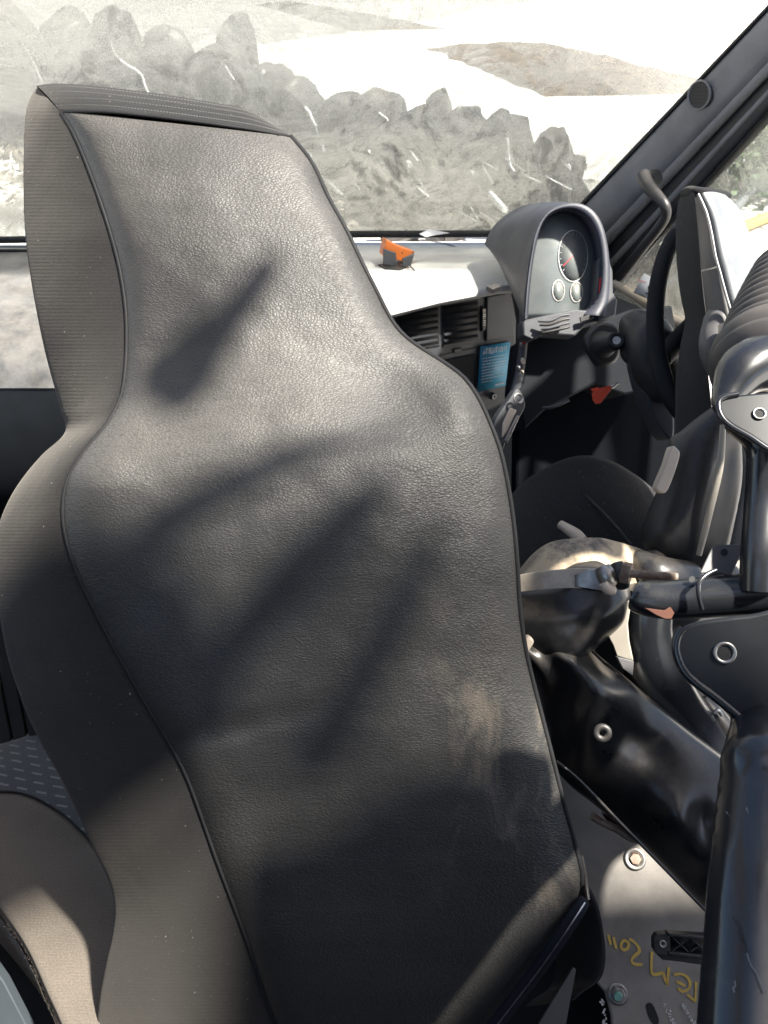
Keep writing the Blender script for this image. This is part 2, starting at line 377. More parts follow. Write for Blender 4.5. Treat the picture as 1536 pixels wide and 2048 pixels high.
SOIL = plain('brown_soil', (.10, .075, .055), .95, grain=1, gs=20, var=.5, vs=3)
PANB = plain('scrap_panel', (.035, .032, .030), .26, dust=.3, var=.85, vs=5, scratch=.6)
LENS = plain('cluster_lens', (.20, .225, .225), .3, coat=.6, dust=.8, dcol=(.3, .3, .28))  # pale tint and heavy dust stand in for sky glare on the cover
GRNM = plain('hedge_leaf', (.05, .085, .03), .7, var=.4)
WGL = m_glass('dirty_windscreen', .18, .56)
def m_shade_pane():  # added pane, its density laid out to streak and dim the seat back
    k = M('shade_pane_film'); k.t.nodes.remove(k.b)
    nz = k.n('ShaderNodeTexNoise', Scale=2.6, Detail=2.5, Roughness=.5); k.l(k.co('Object', (.55, 4.6, 1), (0, 0, -.82)), nz.inputs[0])
    n2 = k.n('ShaderNodeTexNoise', Scale=5.0, Detail=3.0); k.l(k.co('Object'), n2.inputs[0])
    sx = k.n('ShaderNodeSeparateXYZ'); k.l(k.co('Object'), sx.inputs[0])
    f = k.math('MULTIPLY', k.math('ADD', k.math('MULTIPLY', k.ramp(nz.outputs[0], [(.35, 0.), (.65, 1.)]), .32), k.math('MULTIPLY', k.ramp(n2.outputs[0], [(.4, 0.), (.7, 1.)]), .2)), k.ramp(sx.outputs[1], [(.15, .1), (.22, 1.), (.95, 1.), (1., .2)]))
    gy = k.math('MULTIPLY', k.ramp(sx.outputs[1], [(.20, 0.), (.27, .55), (.44, .46), (.58, .26), (.90, 0.)]), k.ramp(sx.outputs[0], [(.40, 0.), (.5, 1.), (.80, 1.), (.86, 0.)]))
    f = k.math('MULTIPLY', f, k.ramp(sx.outputs[0], [(.80, 1.), (.86, .1)]))
    f = k.math('MINIMUM', k.math('ADD', f, gy), .93)
    tr = k.n('ShaderNodeBsdfTransparent'); tr.inputs[0].default_value = (.95, .96, .95, 1)
    df = k.n('ShaderNodeBsdfDiffuse'); df.inputs[0].default_value = (.2, .18, .15, 1)
    ms = k.n('ShaderNodeMixShader'); k.l(f, ms.inputs[0]); k.l(tr.outputs[0], ms.inputs[1]); k.l(df.outputs[0], ms.inputs[2]); k.l(ms.outputs[0], k.out.inputs[0])
    return k.m
RGL = m_shade_pane()
SGL = m_glass('dirty_side_window', .12, .42, 5)

# ------------------------------------------------------------------ the yard outside
def plane_z(name, x0, x1, y0, y1, z, m, kind='structure'):
    return setp(mk(name, [(x0, y0, z), (x1, y0, z), (x1, y1, z), (x0, y1, z)], [[0, 1, 2, 3]], m), kind=kind)
plane_z('ground', -400, 400, -300, 600, 0, GRND)
WP = Vector((0, 2.27, 2.13)); WN = Vector((0, -math.cos(R(27)), -math.sin(R(27))))     # windscreen plane, raked back

# row of curved scrap body panels standing in the yard
fins = [(50, 10, 240, 150, .9), (-20, 30, 300, 160, 1), (158, 50, 250, 110, .7), (190, 70, 290, 130, 1), (265, 75, 300, 140, 1.1), (352, 95, 300, 150, 1), (415, 118, 320, 160, 1),
        (470, 62, 200, 60, 1), (520, 140, 350, 130, 1), (560, 150, 370, 120, 1), (610, 185, 390, 120, 1), (672, 195, 400, 110, 1),
        (735, 205, 400, 120, 1.1), (800, 240, 420, 110, 1), (862, 222, 420, 80, .9), (905, 245, 430, 100, 1), (985, 240, 440, 110, 1), (1065, 275, 440, 110, 1), (1110, 330, 445, 90, .8)]
SHAPES = [[(-1, 0), (-.98, .45), (-.8, .86), (-.55, 1.0), (-.2, .95), (.2, .76), (.55, .5), (.85, .22), (1.05, 0)],
          [(-1, 0), (-.9, .3), (-.6, .62), (-.45, .82), (-.2, 1.0), (.0, .93), (.15, .7), (.6, .55), (.9, .25), (1, 0)],
          [(-1, 0), (-1, .6), (-.75, .84), (-.2, .92), (.35, 1.0), (.7, .82), (.92, .45), (1, 0)],
          [(-1, 0), (-.8, .5), (-.35, .9), (.0, 1.0), (.4, .93), (.75, .6), (.95, .3), (1, 0)]]
WHERE = ['largest, at the left edge of the picture', 'cut off by the left edge', 'low, behind the first two', 'tall fin above the headrest corner', 'fin with a flat shoulder above the headrest', 'beside the flat shouldered fin',
         'third from the peaked one', 'narrow peaked one standing above the rest', 'right below the peaked one', 'second below the peaked one', 'over the right shoulder of the headrest', 'rounded, next to the long pale highlight streak',
         'behind the long pale highlight streak', 'left of the smallest upright one', 'small upright one', 'small one leaning by the shortest highlight streak', 'above the dashboard device', 'left of the instrument hood', 'last, lowest, nearest the instrument hood']
for i, (cx, yt, yb, wd, lean) in enumerate(fins):
    g = G(cx, yb); d = (g-CAM).dot(FW); wd *= random.uniform(.8, 1.25); hw = px(wd, d)/2; ht = px(yb-yt, d)/math.cos(PITCH)*.82*random.uniform(.86, 1.04)
    V, Fc = [], []
    K = 6; pr = crs(SHAPES[(i*3+i//4) % 4], 4); sk_ = random.uniform(-.25, .2)
    for j in range(K):
        off = (j/(K-1))*.5; bl = math.sin(j/(K-1)*math.pi)*.05
        for (a, h) in pr:
            dn = .16*noise.noise(Vector((a*1.7+i*7, h*2.4, j*.5)))*.7+.03*noise.noise(Vector((a*6+i*3, h*7, j*1.5)))
            V.append(Vector((g.x+hw*(a+sk_*h)*(1+bl)+off*.7*lean+dn, g.y+off+.10*(1-a*a)*h*(1 if j else 0), ht*h*(1+bl)+dn*.6*(h > .05))))
    n_ = len(pr)
    for j in range(K-1):
        for q in range(n_-1): Fc.append([j*n_+q, j*n_+q+1, (j+1)*n_+q+1, (j+1)*n_+q])
    Fc.append(list(range(n_))); Fc.append([(K-1)*n_+q for q in range(n_)][::-1])
    t_ = thing('body_panel', 'dark curved scrap panel outside the windscreen, ' + WHERE[i], 'scrap panel', g, 'scrap panels in a row outside the windscreen')
    o = mk('panel_skin', V, Fc, PANB, t_); o.data.set_sharp_from_angle(angle=R(40))
    if i not in (2, 7, 14):
        m0 = len(pr)*(2 if i % 2 else 3)//5
        if i % 2 == 0: tube('edge_highlight', [(V[q]+Vector((.01, -.01, .01)), .012+.008*(i % 3)) for q in range(m0, m0+(n_-m0)*2//3)], WHT, t_, 6)  # white tube painting a highlight along the panel edge
# pale tubes standing in for long highlights along the row
for (a, b, r) in (((415, 162), (560, 268), .07), ((422, 150), (470, 190), .03), ((150, 100), (230, 180), .05), ((600, 205), (770, 330), .045), ((730, 250), (820, 330), .04), ((930, 330), (1010, 420), .035)):
    p = G(a[0], a[1]+90); q = G(b[0], b[1]+90)
    da = (p-CAM).dot(FW)
    A = P(a[0], a[1], da*.96); B = P(b[0], b[1], (q-CAM).dot(FW)*.96)
    o = tube('highlight_streak', [(A, r), (B, r)], WHT, seg=8); setp(o, 'pale streak for a highlight on the scrap panels outside, ' + {415: 'long one ending above the headrest', 422: 'short upright one left of the long one', 150: 'the one farthest left', 600: 'longest, running to the middle of the row', 730: 'thin one in the middle of the row', 930: 'the one nearest the dashboard device'}[a[0]], 'pipe', 'pale highlight streaks on the scrap panels')
# loose scrap and shards strewn round the row
V, Fc = [], []; random.seed(31)
for i in range(2600):
    u = random.random(); bx = -60+1260*u; by = 250+190*u*.9+random.gauss(40, 45)
    if by < 150 or by > 462: continue
    g = G(bx, by); r_ = random.uniform(.02, .16)*(1 if random.random() < .9 else 2.2); g.z = random.uniform(0, .10)
    a = Vector((random.gauss(0, 1), random.gauss(0, .7), random.gauss(0, .6))).normalized()*r_; b_ = a.orthogonal().normalized()*r_*random.uniform(.2, .7); c_ = a.cross(b_).normalized()*r_*.2
    n0 = len(V); V += [g-a, g+b_, g+a*random.uniform(.5, 1), g-b_, g+c_]
    Fc += [[n0, n0+1, n0+4], [n0+1, n0+2, n0+4], [n0+2, n0+3, n0+4], [n0+3, n0, n0+4]]
DV, DF, LV, LF = [], [], [], []
for i in range(620):
    bx = random.uniform(-40, 1190); top = 30+bx*.285; by = top+random.uniform(60, 190)
    if by > 455: continue
    g = G(bx, by); dk = random.random() < .55; f_ = random.uniform(.90, .97); g = CAM+(g-CAM)*f_; g.z = 0 if dk else random.uniform(.1, .8)
    if dk:      # dark leaning blades
        h_ = random.uniform(.5, 1.15); w_ = random.uniform(.06, .2); t_ = Vector((random.gauss(-.35, .3), random.gauss(0, .2), 1)).normalized()*h_
    else:       # pale slivers standing in for glints, lying down to the right
        h_ = random.uniform(.10, .42); w_ = random.uniform(.006, .022); t_ = Vector((random.gauss(-.75, .25), random.gauss(0, .2), random.uniform(.4, .9))).normalized()*h_
    sd_ = Vector((1, random.gauss(0, .3), .1)).normalized()*w_
    VV, FF = (DV, DF) if dk else (LV, LF); n0 = len(VV); bk = Vector((0, w_*.6, 0))
    VV += [g-sd_, g+sd_, g+t_*.6+sd_*.8, g+t_, g+t_*.55-sd_*.9, g+bk+t_*.45]
    FF += [[n0, n0+1, n0+5], [n0+1, n0+2, n0+5], [n0+2, n0+3, n0+5], [n0+3, n0+4, n0+5], [n0+4, n0, n0+5]]
setp(mk('dark_shards', DV, DF, PANB, smooth=False), 'dark broken blades of plastic leaning in the scrap row', kind='stuff')
setp(mk('glint_slivers', LV, LF, WHT, smooth=False), 'pale slivers standing in for glints through the scrap row', kind='stuff')
setp(mk('scrap_rubble', V, Fc, RUBL, smooth=False), 'loose pale and dark shards strewn on the yard round the scrap panels', kind='stuff')
# heaps of brown soil beyond
def heap(p0, p1, wd, h, seed):
    V, Fc = [], []; nx, ny = 70, 14; d = p1-p0; s = d.cross(Vector((0, 0, 1))).normalized()
    for i in range(nx+1):
        for j in range(ny+1):
            u = i/nx; v = j/ny*2-1
            b = p0+d*u+s*v*wd/2*(1+.15*noise.noise(Vector((u*8, seed, 0))))
            e = max(0, (1-v**2))*min(1, 8*u, 8*(1-u))**.5
            z = h*e*(.75+.5*noise.noise(Vector((u*12, v*2, seed))))+.08*noise.noise(Vector((b.x*3, b.y*3, seed)))*e
            V.append(Vector((b.x, b.y, max(-.05, z))))
    for i in range(nx):
        for j in range(ny): Fc.append([i*(ny+1)+j, i*(ny+1)+j+1, (i+1)*(ny+1)+j+1, (i+1)*(ny+1)+j])
    return mk('soil_heap', V, Fc, SOIL)
setp(heap(G(985, 95), G(1300, 190), 6, .5, 1), 'brown soil heap behind the top right of the windscreen, largest of the heaps', 'soil heap')
setp(heap(G(560, 8), G(800, 60), 6, .4, 4), 'small brown soil heap behind the middle of the windscreen top', 'soil heap')

# ------------------------------------------------------------------ the cab shell
ZF = 1.2
o = plane_z('cab_floor', -1.15, 1.25, -.7, 2.3, ZF, CARP)
def poly(name, pts, m, th=.02, n=Vector((0, 0, 1)), **k): return prism(name, pts, th, n, m, None, bevel=0, smooth=False)
CEIL = plain('ceiling_cloth', (.16, .155, .15), .9)
ZR = 3.22
def slab(name, x0, x1, y0, y1, z0, z1, m, kind='structure'):
    return setp(mk(name, [(x, y, z) for z in (z0, z1) for y in (y0, y1) for x in (x0, x1)],
                   [[0, 1, 3, 2], [4, 5, 7, 6], [0, 1, 5, 4], [2, 3, 7, 6], [0, 2, 6, 4], [1, 3, 7, 5]], m, smooth=False), kind=kind)
# unseen roof; its opening, pane and bars are added to shape the sunlight
HX0, HX1, HY0, HY1 = -.62, 1.05, -.20, 2.02
slab('ceiling', -1.2, HX0, -.7, 1.72, ZR, ZR+.03, CEIL)
slab('ceiling', HX1, 1.22, .27, 1.0, ZR, ZR+.03, CEIL)
slab('ceiling', HX1, 2.1, -.7, .27, ZR, ZR+.03, CEIL)  # extended past the right wall to keep the handwriting in shade
slab('ceiling', HX0, HX1, -.7, HY0, ZR, ZR+.03, CEIL)
sr = thing('shadow_caster', 'added unseen pane and bars casting shade on the seats', 'shadow_caster', (.2, 1, ZR))
def roofp(x, y, d=.885):
    p = P(x, y, d); return p + SUN*((ZR-p.z)/SUN.z)
mk('shade_pane', [(HX0, HY0, ZR+.012), (HX1, HY0, ZR+.012), (HX1, 1.70, ZR+.012), (HX0, 1.70, ZR+.012)], [[0, 1, 2, 3]], RGL, sr)
def shade_bar(pts, d=.885):  # added bar, cut to the shadow wanted on the seat
    q = [roofp(x, y, d) for x, y in pts]
    prism('shadow_bar', [Vector((p.x, p.y, ZR)) for p in q], .012, Vector((0, 0, 1)), CEIL, sr, 0)
shade_bar([(470, 545), (545, 440), (575, 425), (590, 470), (480, 640), (400, 790), (330, 830), (275, 760), (300, 660)])
shade_bar([(770, 950), (720, 970), (560, 1110), (310, 1390), (340, 1440), (420, 1400), (620, 1190), (740, 1040)], .87)
shade_bar([(880, 1060), (850, 1050), (720, 1290), (580, 1500), (600, 1580), (680, 1520), (800, 1290)], .88)
shade_bar([(860, 830), (820, 830), (560, 900), (330, 1010), (200, 1120), (240, 1150), (420, 1050), (640, 930)], .87)
_c = [G(x, y, 1.55) for x, y in ((-140, 1540), (0, 1560), (120, 1600), (240, 1720), (130, 1785), (30, 1815), (-140, 1960))]
prism('shadow_bar', [Vector(((p+SUN*((ZR-p.z)/SUN.z)).x, (p+SUN*((ZR-p.z)/SUN.z)).y, ZR-.02)) for p in _c], .012, Vector((0, 0, 1)), CEIL, sr, 0)  # added bar, cut to shade the upper part of the cushion
shade_bar([(1200, 1690), (1030, 1840), (850, 2080), (950, 2300), (1400, 2300), (1300, 1900)], .94)
shade_bar([(860, 1540), (980, 1550), (1085, 1600), (1100, 1700), (1000, 1800), (850, 1960), (860, 2300), (480, 2300), (440, 1740), (500, 1700), (640, 1680)], .93)
slab('wall_left', -1.2, -1.15, -.7, 2.25, ZF-.05, 2.15, DASHD)
slab('wall_left', -1.2, -1.15, -.7, .2, 2.15, ZR, DASHD)
slab('wall_right', 1.25, 1.3, -.7, 1.1, ZF-.05, 2.0, DASHD)
slab('wall_back', -1.2, 1.3, -.75, -.7, ZF-.05, 2.3, DASHD)
slab('wall_back', .1, 1.3, -.75, -.7, 2.3, ZR, DASHD)
slab('wall_front', -1.2, 1.0, 2.31, 2.36, ZF-.6, 2.08, DASHD)

# windscreen: pane, lower rubber seal
ws = thing('windscreen', 'wide dusty windscreen with smears and dried dirt above the dashboard', 'windscreen', (0, 2.27, 2.13))
outl = [(-900, 484), (1010, 464), (1215, 480), (1700, -60), (1700, -500), (-1000, -500)]
prism('glass_pane', [onp(x, y, WP, WN) for x, y in outl], .005, WN, WGL, ws, bevel=0)
tube('rubber_seal', [(onp(x, y, WP, WN)-WN*-.004, .010) for x, y in ((-900, 486), (0, 478), (600, 467), (1010, 465))], PIPE, ws, 10)

# right hand pillar
PA = P(1165, 470, 2.15); PB = P(1536, 60, 1.55)
pdir = (PB-PA).normalized()
pn = (-(FW + RT*.30)).normalized(); pn = (pn - pdir*pn.dot(pdir)).normalized()
def onpil(x, y): return onp(x, y, PA, pn)
pil = thing('windscreen_pillar', 'grey windscreen pillar with moulded trim rising to the right', 'pillar', PA)
def strip(name, e0, e1, bulge, m, parent, th=.03, n=10, K=12, lift=0.0):
    """a long moulded strip between two photo edges, bulged outwards"""
    V, Fc = [], []
    for i in range(n+1):
        t = i/n
        a = onpil(*[e0[0][j]+(e0[1][j]-e0[0][j])*t for j in (0, 1)]); b = onpil(*[e1[0][j]+(e1[1][j]-e1[0][j])*t for j in (0, 1)])
        for k in range(K+1):
            s = k/K; V.append(a.lerp(b, s)+pn*(bulge*(1-(2*s-1)**4)+lift))
        V += [b-pn*th, a-pn*th]
    L = K+3
    for i in range(n):
        for k in range(L): Fc.append([i*L+k, i*L+(k+1) % L, (i+1)*L+(k+1) % L, (i+1)*L+k])
    Fc += [list(range(L)), [n*L+k for k in range(L)][::-1]]
    return mk(name, V, Fc, m, parent)
strip('pillar_trim', ((1095, 489), (1815, -274)), ((1183, 503), (1800, -138)), .016, PILR, pil)
strip('edge_trim', ((1088, 484), (1815, -282)), ((1095, 489), (1815, -274)), .004, PILD, pil, lift=.004)
strip('door_seal', ((1183, 500), (1800, -144)), ((1196, 514), (1800, -126)), .012, PILR, pil, lift=.010)
strip('door_frame', ((1194, 512), (1800, -128)), ((1225, 566), (1800, -70)), .005, PILD, pil, lift=-.004)
strip('door_frame_rib', ((1206, 535), (1800, -106)), ((1214, 547), (1800, -96)), .008, PILR, pil, lift=-.001)
strip('window_seal', ((1225, 566), (1800, -70)), ((1230, 574), (1800, -60)), .006, PIPE, pil, lift=-.003)
spk = pprism('speaker_grille', [(1412+25*math.cos(a/28*2*math.pi+.0), 188+27*math.sin(a/28*2*math.pi)) for a in range(28)], 1, .006, PILD, pil, n=pn)
sc_ = onpil(1412, 188)
spk.data.transform(Matrix.Translation((sc_ + pn*.022) - P(1412, 188, 1)))
_r = px(25, (sc_-CAM).dot(FW))
bm_ = spk.data
for v_ in bm_.vertices: v_.co = (sc_+pn*.022) + (v_.co-(sc_+pn*.022))*((sc_-CAM).dot(FW))
ring('grille_rim', sc_+pn*.022, pn, _r*1.08, _r*.14, .003, PILR, spk)
for i in range(-4, 5):
    for j in range(-4, 5):
        if i*i+j*j < 17:
            u = pdir; v = pn.cross(pdir); c = sc_+pn*.0225+u*i*_r*.19+v*j*_r*.19
            if (i+j) % 2 == 0: mk('grille_hole', disc(c, pn, _r*.07, 6), [list(range(6))], PIPE, spk)
# grab handle
gh = thing('grab_handle', 'black curved grab handle on the pillar beside the driver seat', 'grab handle', P(1295, 360, 1.7))
hd = 1.72
ptube('grip', [(1287, 352, hd, .016), (1297, 372, hd-.03, .015), (1318, 396, hd-.06, .012), (1330, 412, hd-.07, .011), (1331, 432, hd-.06, .011), (1318, 455, hd-.04, .011), (1290, 490, hd, .011), (1262, 525, hd+.05, .012), (1240, 552, hd+.1, .013)], BLKP, gh, 6)
pprism('mount_cap', [(1278, 352), (1285, 344), (1300, 343), (1306, 352), (1308, 366), (1300, 374), (1288, 368)], hd+.0, .03, PIPE, gh, n=pn, bevel=.003, curve=True)

# side window
sw = thing('side_window', 'dusty driver side window behind the grab handle and seat', 'window', P(1300, 600, 2.0))
SWN = (Vector((-.88, -.45, .1))).normalized(); SW0 = P(1240, 590, 2.1)
prism('glass_pane', [onp(x, y, SW0, SWN) for x, y in ((1225, 590), (1340, 640), (1700, 700), (1700, 20), (1560, 190))], .005, SWN, SGL, sw, bevel=0)
tube('window_ledge', [(onp(1228, 566, SW0, SWN), .010), (onp(1345, 640, SW0, SWN), .014), (onp(1600, 760, SW0, SWN), .014)], CREAM, sw, 10)
card = thing('window_card', 'small white printed card standing behind the steering wheel against the side window', 'card', P(1295, 590, 2.0))
cn = -(FW+RT*.3+UP*.1)
pprism('card_sheet', [(1267, 585), (1288, 546), (1325, 566), (1312, 606)], 1.98, .002, WHT, card, n=cn, bevel=0)
cp = P(1290, 575, 1.977)
def cst(pts, wd, m=BLKP): return stroke('print', [onp(x, y, cp, cn.normalized()) for x, y in pts], wd, cn.normalized(), m, card)
cst([(1302+6*math.cos(a), 576+6*math.sin(a)) for a in [i*.52 for i in range(13)]], .003)
cst([(1299, 578), (1301, 573), (1303, 577), (1306, 574)], .003)
cst([(1291, 586), (1296, 588)], .005); cst([(1298, 589), (1303, 592)], .005); cst([(1278, 588), (1290, 594)], .002)
for q in range(4): cst([(1277+q*4, 562+q*1.5), (1279+q*4, 559+q*1.5)], .003, REDB)

# ------------------------------------------------------------------ dashboard
db = thing('dashboard', 'grey truck dashboard with vents, instrument cluster and switches below the windscreen', 'dashboard', (0, 1.9, 1.4))
DZ = 2.11   # height of the dash top
def T(x, y, z=DZ): return G(x, y, z)
def slabpts(name, top, z1, m, parent, bevel=.015):
    return prism(name, [Vector((p.x, p.y, p.z)) for p in top], DZ-z1 if False else z1, Vector((0, 0, 1)), m, parent, bevel)
# passenger side: padded top rolling over to the face, profile swept across
def sweep(name, prof, xs, m, parent, bevel=0):
    V, Fc = [], []
    k = len(prof)
    for x, dy, dz in xs:
        for y, z in prof: V.append(Vector((x, y+dy, z+dz)))
    for i in range(len(xs)-1):
        for j in range(k-1): Fc.append([i*k+j, i*k+j+1, (i+1)*k+j+1, (i+1)*k+j])
    Fc += [list(range(k)), [(len(xs)-1)*k+j for j in range(k)][::-1]]
    o = mk(name, V, Fc, m, parent); o.data.set_sharp_from_angle(angle=R(45)); return o
prof = crs([(2.26, 2.10), (2.2, 2.11), (2.05, 2.10), (1.85, 2.085), (1.70, 2.06), (1.635, 2.025), (1.60, 1.975)], 5)
sweep('passenger_top_pad', prof+[(1.62, 1.9), (2.26, 1.9)], [(-1.14, 0, 0), (-.62, 0, 0), (-.3, 0, 0)], DASHP, db)
prof = crs([(1.605, 1.975), (1.575, 1.87), (1.575, 1.70), (1.66, 1.5), (1.8, 1.32)], 4)
sweep('glovebox_panel', prof+[(2.2, 1.25), (2.2, 1.93)], [(-1.14, 0, 0), (-.3, 0, 0)], DASHD, db)
tube('demist_slot', [(Vector((-1.1, 2.19, 2.113)), .004), (Vector((-.3, 2.19, 2.113)), .004)], PIPE, db, 8)
# centre console block: top sheet outline in the photo at height DZ
top = [(560, 481), (985, 481), (1010, 490), (1035, 505), (1052, 535), (1052, 560), (1040, 572), (1000, 574), (960, 582), (880, 597), (780, 622), (600, 660)]
tp = [T(x, y) for x, y in top]
k = len(tp)
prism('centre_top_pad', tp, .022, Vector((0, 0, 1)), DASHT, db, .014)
# console face: plane hanging from the rear edge of the top
fe0 = T(780, 618, DZ-.022); fe1 = T(1000, 570, DZ-.022)
fdir = (fe1-fe0).normalized(); fn = Vector((fdir.y, -fdir.x, 0)); fn = fn if fn.y < 0 else -fn
fn = (fn + Vector((0, 0, .10))).normalized(); FP = fe0 - fn*.004
def FC(x, y, l=0.0): return onp(x, y, FP+fn*l, fn)
def fpr(name, pts, th, m, parent=db, l=0.0, bevel=.003): return prism(name, [FC(x, y, l) for x, y in pts], th, fn, m, parent, bevel)
fpr('console_face', [(600, 655), (780, 622), (880, 600), (965, 584), (1010, 580), (1028, 592), (1036, 640), (1034, 720), (1022, 790), (1005, 812), (985, 822), (900, 860), (600, 900)], .18, DASH, l=0, bevel=.012)
BLADE = plain('vent_blade', (.014, .016, .02), .7, spec=.2)
def vent(x0, y0, x1, y1, sl):
    """louvred vent: frame, dark well, blades"""
    def q(u, v): return (x0+(x1-x0)*u, y0+(y1-y0)*v + sl*(x1-x0)*u)
    fr = fpr('air_vent', [q(-.04, -.06), q(1.04, -.06), q(1.04, 1.06), q(-.04, 1.06)], .004, DASH, l=.004, bevel=.002)
    prism('vent_well', [FC(*q(a, b), .0055) for a, b in ((0, 0), (1, 0), (1, 1), (0, 1))], .001, fn, PIPE, fr, 0)
    for i in range(6):
        v = (i+.55)/6
        a, b = FC(*q(.01, v), .010), FC(*q(.99, v), .010)
        dn = Vector((0, 0, -1))
        bl = [a, b, b-fn*.010+Vector((0, 0, .010)), a-fn*.010+Vector((0, 0, .010))]
        prism('vent_blade', bl, .0025, dn*-1, BLADE, fr, .0008)
vent(800, 626, 878, 700, -.17)
vent(889, 612, 957, 690, -.17)
# thumb wheel beside the vents
tw = fpr('thumb_wheel', [(964, 618), (969, 612), (972, 640), (968, 664), (963, 664)], .01, BLKP, l=.008)
for i in range(10):
    a, b = FC(965, 620+i*4.3, .012), FC(971, 619+i*4.3, .012)
    tube('wheel_tooth', [(a, .0022), (b, .0022)], METAL, tw, 6)
fpr('drawer_front', [(974, 592), (1024, 584), (1030, 672), (972, 684)], .008, DASH, l=.007, bevel=.006)
stroke('panel_gap', [FC(972, 600+i*9, .0012) for i in range(12)], .003, fn, PIPE, db, .001)
stroke('panel_gap', [FC(800+i*9, 727-i*1.85, .0012) for i in range(25)], .003, fn, PIPE, db, .001)
stroke('panel_gap', [FC(882, 706+i*9, .0012) for i in range(2)], .002, fn, PIPE, db, .001)
fpr('vent_slider', [(908, 699), (924, 696), (925, 704), (909, 707)], .004, BLKP, l=.005, bevel=.001)
fpr('pocket_flap', [(830, 732), (950, 708), (953, 790), (860, 850), (800, 850)], .004, DASHD, l=.004)
# sticker
sk = fpr('sticker', [(961, 693), (1021, 684), (1012, 771), (955, 784)], .0006, STK, l=.0095, bevel=0)
def skp(u, v): # u across, v down in the sticker
    a = (961+(1021-961)*u, 693+(684-693)*u); b = (955+(1012-955)*u, 784+(771-784)*u)
    return FC(a[0]+(b[0]-a[0])*v, a[1]+(b[1]-a[1])*v, .0103)
GLY = {'A': [[(0, 1), (.5, 0), (1, 1)], [(.2, .65), (.8, .65)]], 'T': [[(0, 0), (1, 0)], [(.5, 0), (.5, 1)]], 'E': [[(1, 0), (0, 0), (0, 1), (1, 1)], [(0, .5), (.8, .5)]],
       'N': [[(0, 1), (0, 0), (1, 1), (1, 0)]], 'I': [[(.5, 0), (.5, 1)]], 'O': [[(.5, 0), (.9, .2), (.9, .8), (.5, 1), (.1, .8), (.1, .2), (.5, 0)]], '!': [[(.5, 0), (.5, .65)], [(.5, .88), (.5, 1)]]}
for i, ch in enumerate('ATTENTION!'):
    for stt in GLY[ch]:
        stroke('lettering', [skp(.10+(i+.1+a*.75)*.082, .07+b*.12) for a, b in stt], .0022, fn, WHT, sk, .0003)
random.seed(3)
for r_ in range(9):
    x = .1; v = .28+r_*.066
    while x < (.86 if r_ not in (5, 8) else .5):
        wd = random.uniform(.04, .11); stroke('small_print', [skp(x, v), skp(min(x+wd, .9), v)], .0016, fn, WHT, sk, .0003); x += wd+.025
stroke('small_print', [skp(.6, .93), skp(.92, .93)], .005, fn, WHT, sk, .0003)
kn = FC(983, 791, .006); kb = mk('lighter_knob', disc(kn, fn, .011, 20)+disc(kn+fn*.012, fn, .009, 20), [[i, (i+1) % 20, 20+(i+1) % 20, 20+i] for i in range(20)]+[list(range(20, 40))], BLKP, db)
ring('knob_ring', kn+fn*.012, fn, .007, .002, .001, METAL, kb)
# edge of the console towards the driver, with shiny switches
ptube('console_edge', [(1034, 570, 1.78, .012), (1048, 600, 1.76, .013), (1048, 660, 1.76, .011), (1042, 730, 1.78, .010), (1028, 790, 1.80, .012), (1015, 820, 1.82, .01)], DASH, db, 6)
for (x, y, m_, rr) in ((1050, 580, METAL, .009), (1046, 598, METAL, .007), (1052, 615, CREAM, .008), (1047, 650, CREAM, .006), (1047, 684, REDB, .006), (1042, 690, METAL, .006), (1046, 722, CREAM, .008), (1036, 737, METAL, .008), (1044, 745, CREAM, .006)):
    c = P(x, y, 1.745); V = disc(c, pn, rr, 12)+disc(c-FW*.008, pn, rr*.7, 12)
    mk('switch', V, [[i, (i+1) % 12, 12+(i+1) % 12, 12+i] for i in range(12)]+[list(range(12, 24))], m_, db, smooth=True)
# ash tray pocket below
pprism('tray_surround', [(1018, 800), (1034, 778), (1046, 790), (1050, 815), (1030, 850), (1012, 885), (1003, 900), (988, 850)], 1.74, .03, DASH, db, n=-(FW+RT*-.3), bevel=.004, curve=True)
pprism('tray_opening', [(1008, 845), (1022, 815), (1034, 820), (1016, 860), (1006, 875)], 1.72, .01, CREAM, db, n=-(FW+RT*-.3), bevel=.002)
pprism('tray_strip', [(1010, 880), (1035, 830), (1040, 832), (1014, 888)], 1.718, .006, METAL, db, n=-(FW+RT*-.3), bevel=.001)
ring('tray_ring', P(1036, 797, 1.72), -(FW+RT*-.3), .012, .004, .002, METAL, db)
# oddments on the top: raised disc line, small pocket
stroke('panel_gap', [T(820+i*10, 476+i*1.9-(i*(9-i))*.1+.0, DZ+.001) for i in range(10)], .006, Vector((0, 0, 1)), PIPE, db, .001)
pprism('top_recess', [(972, 572), (993, 566), (1003, 572), (985, 578)], 1.70, .01, BLKP, db, n=Vector((0, 0, 1)), bevel=.001)

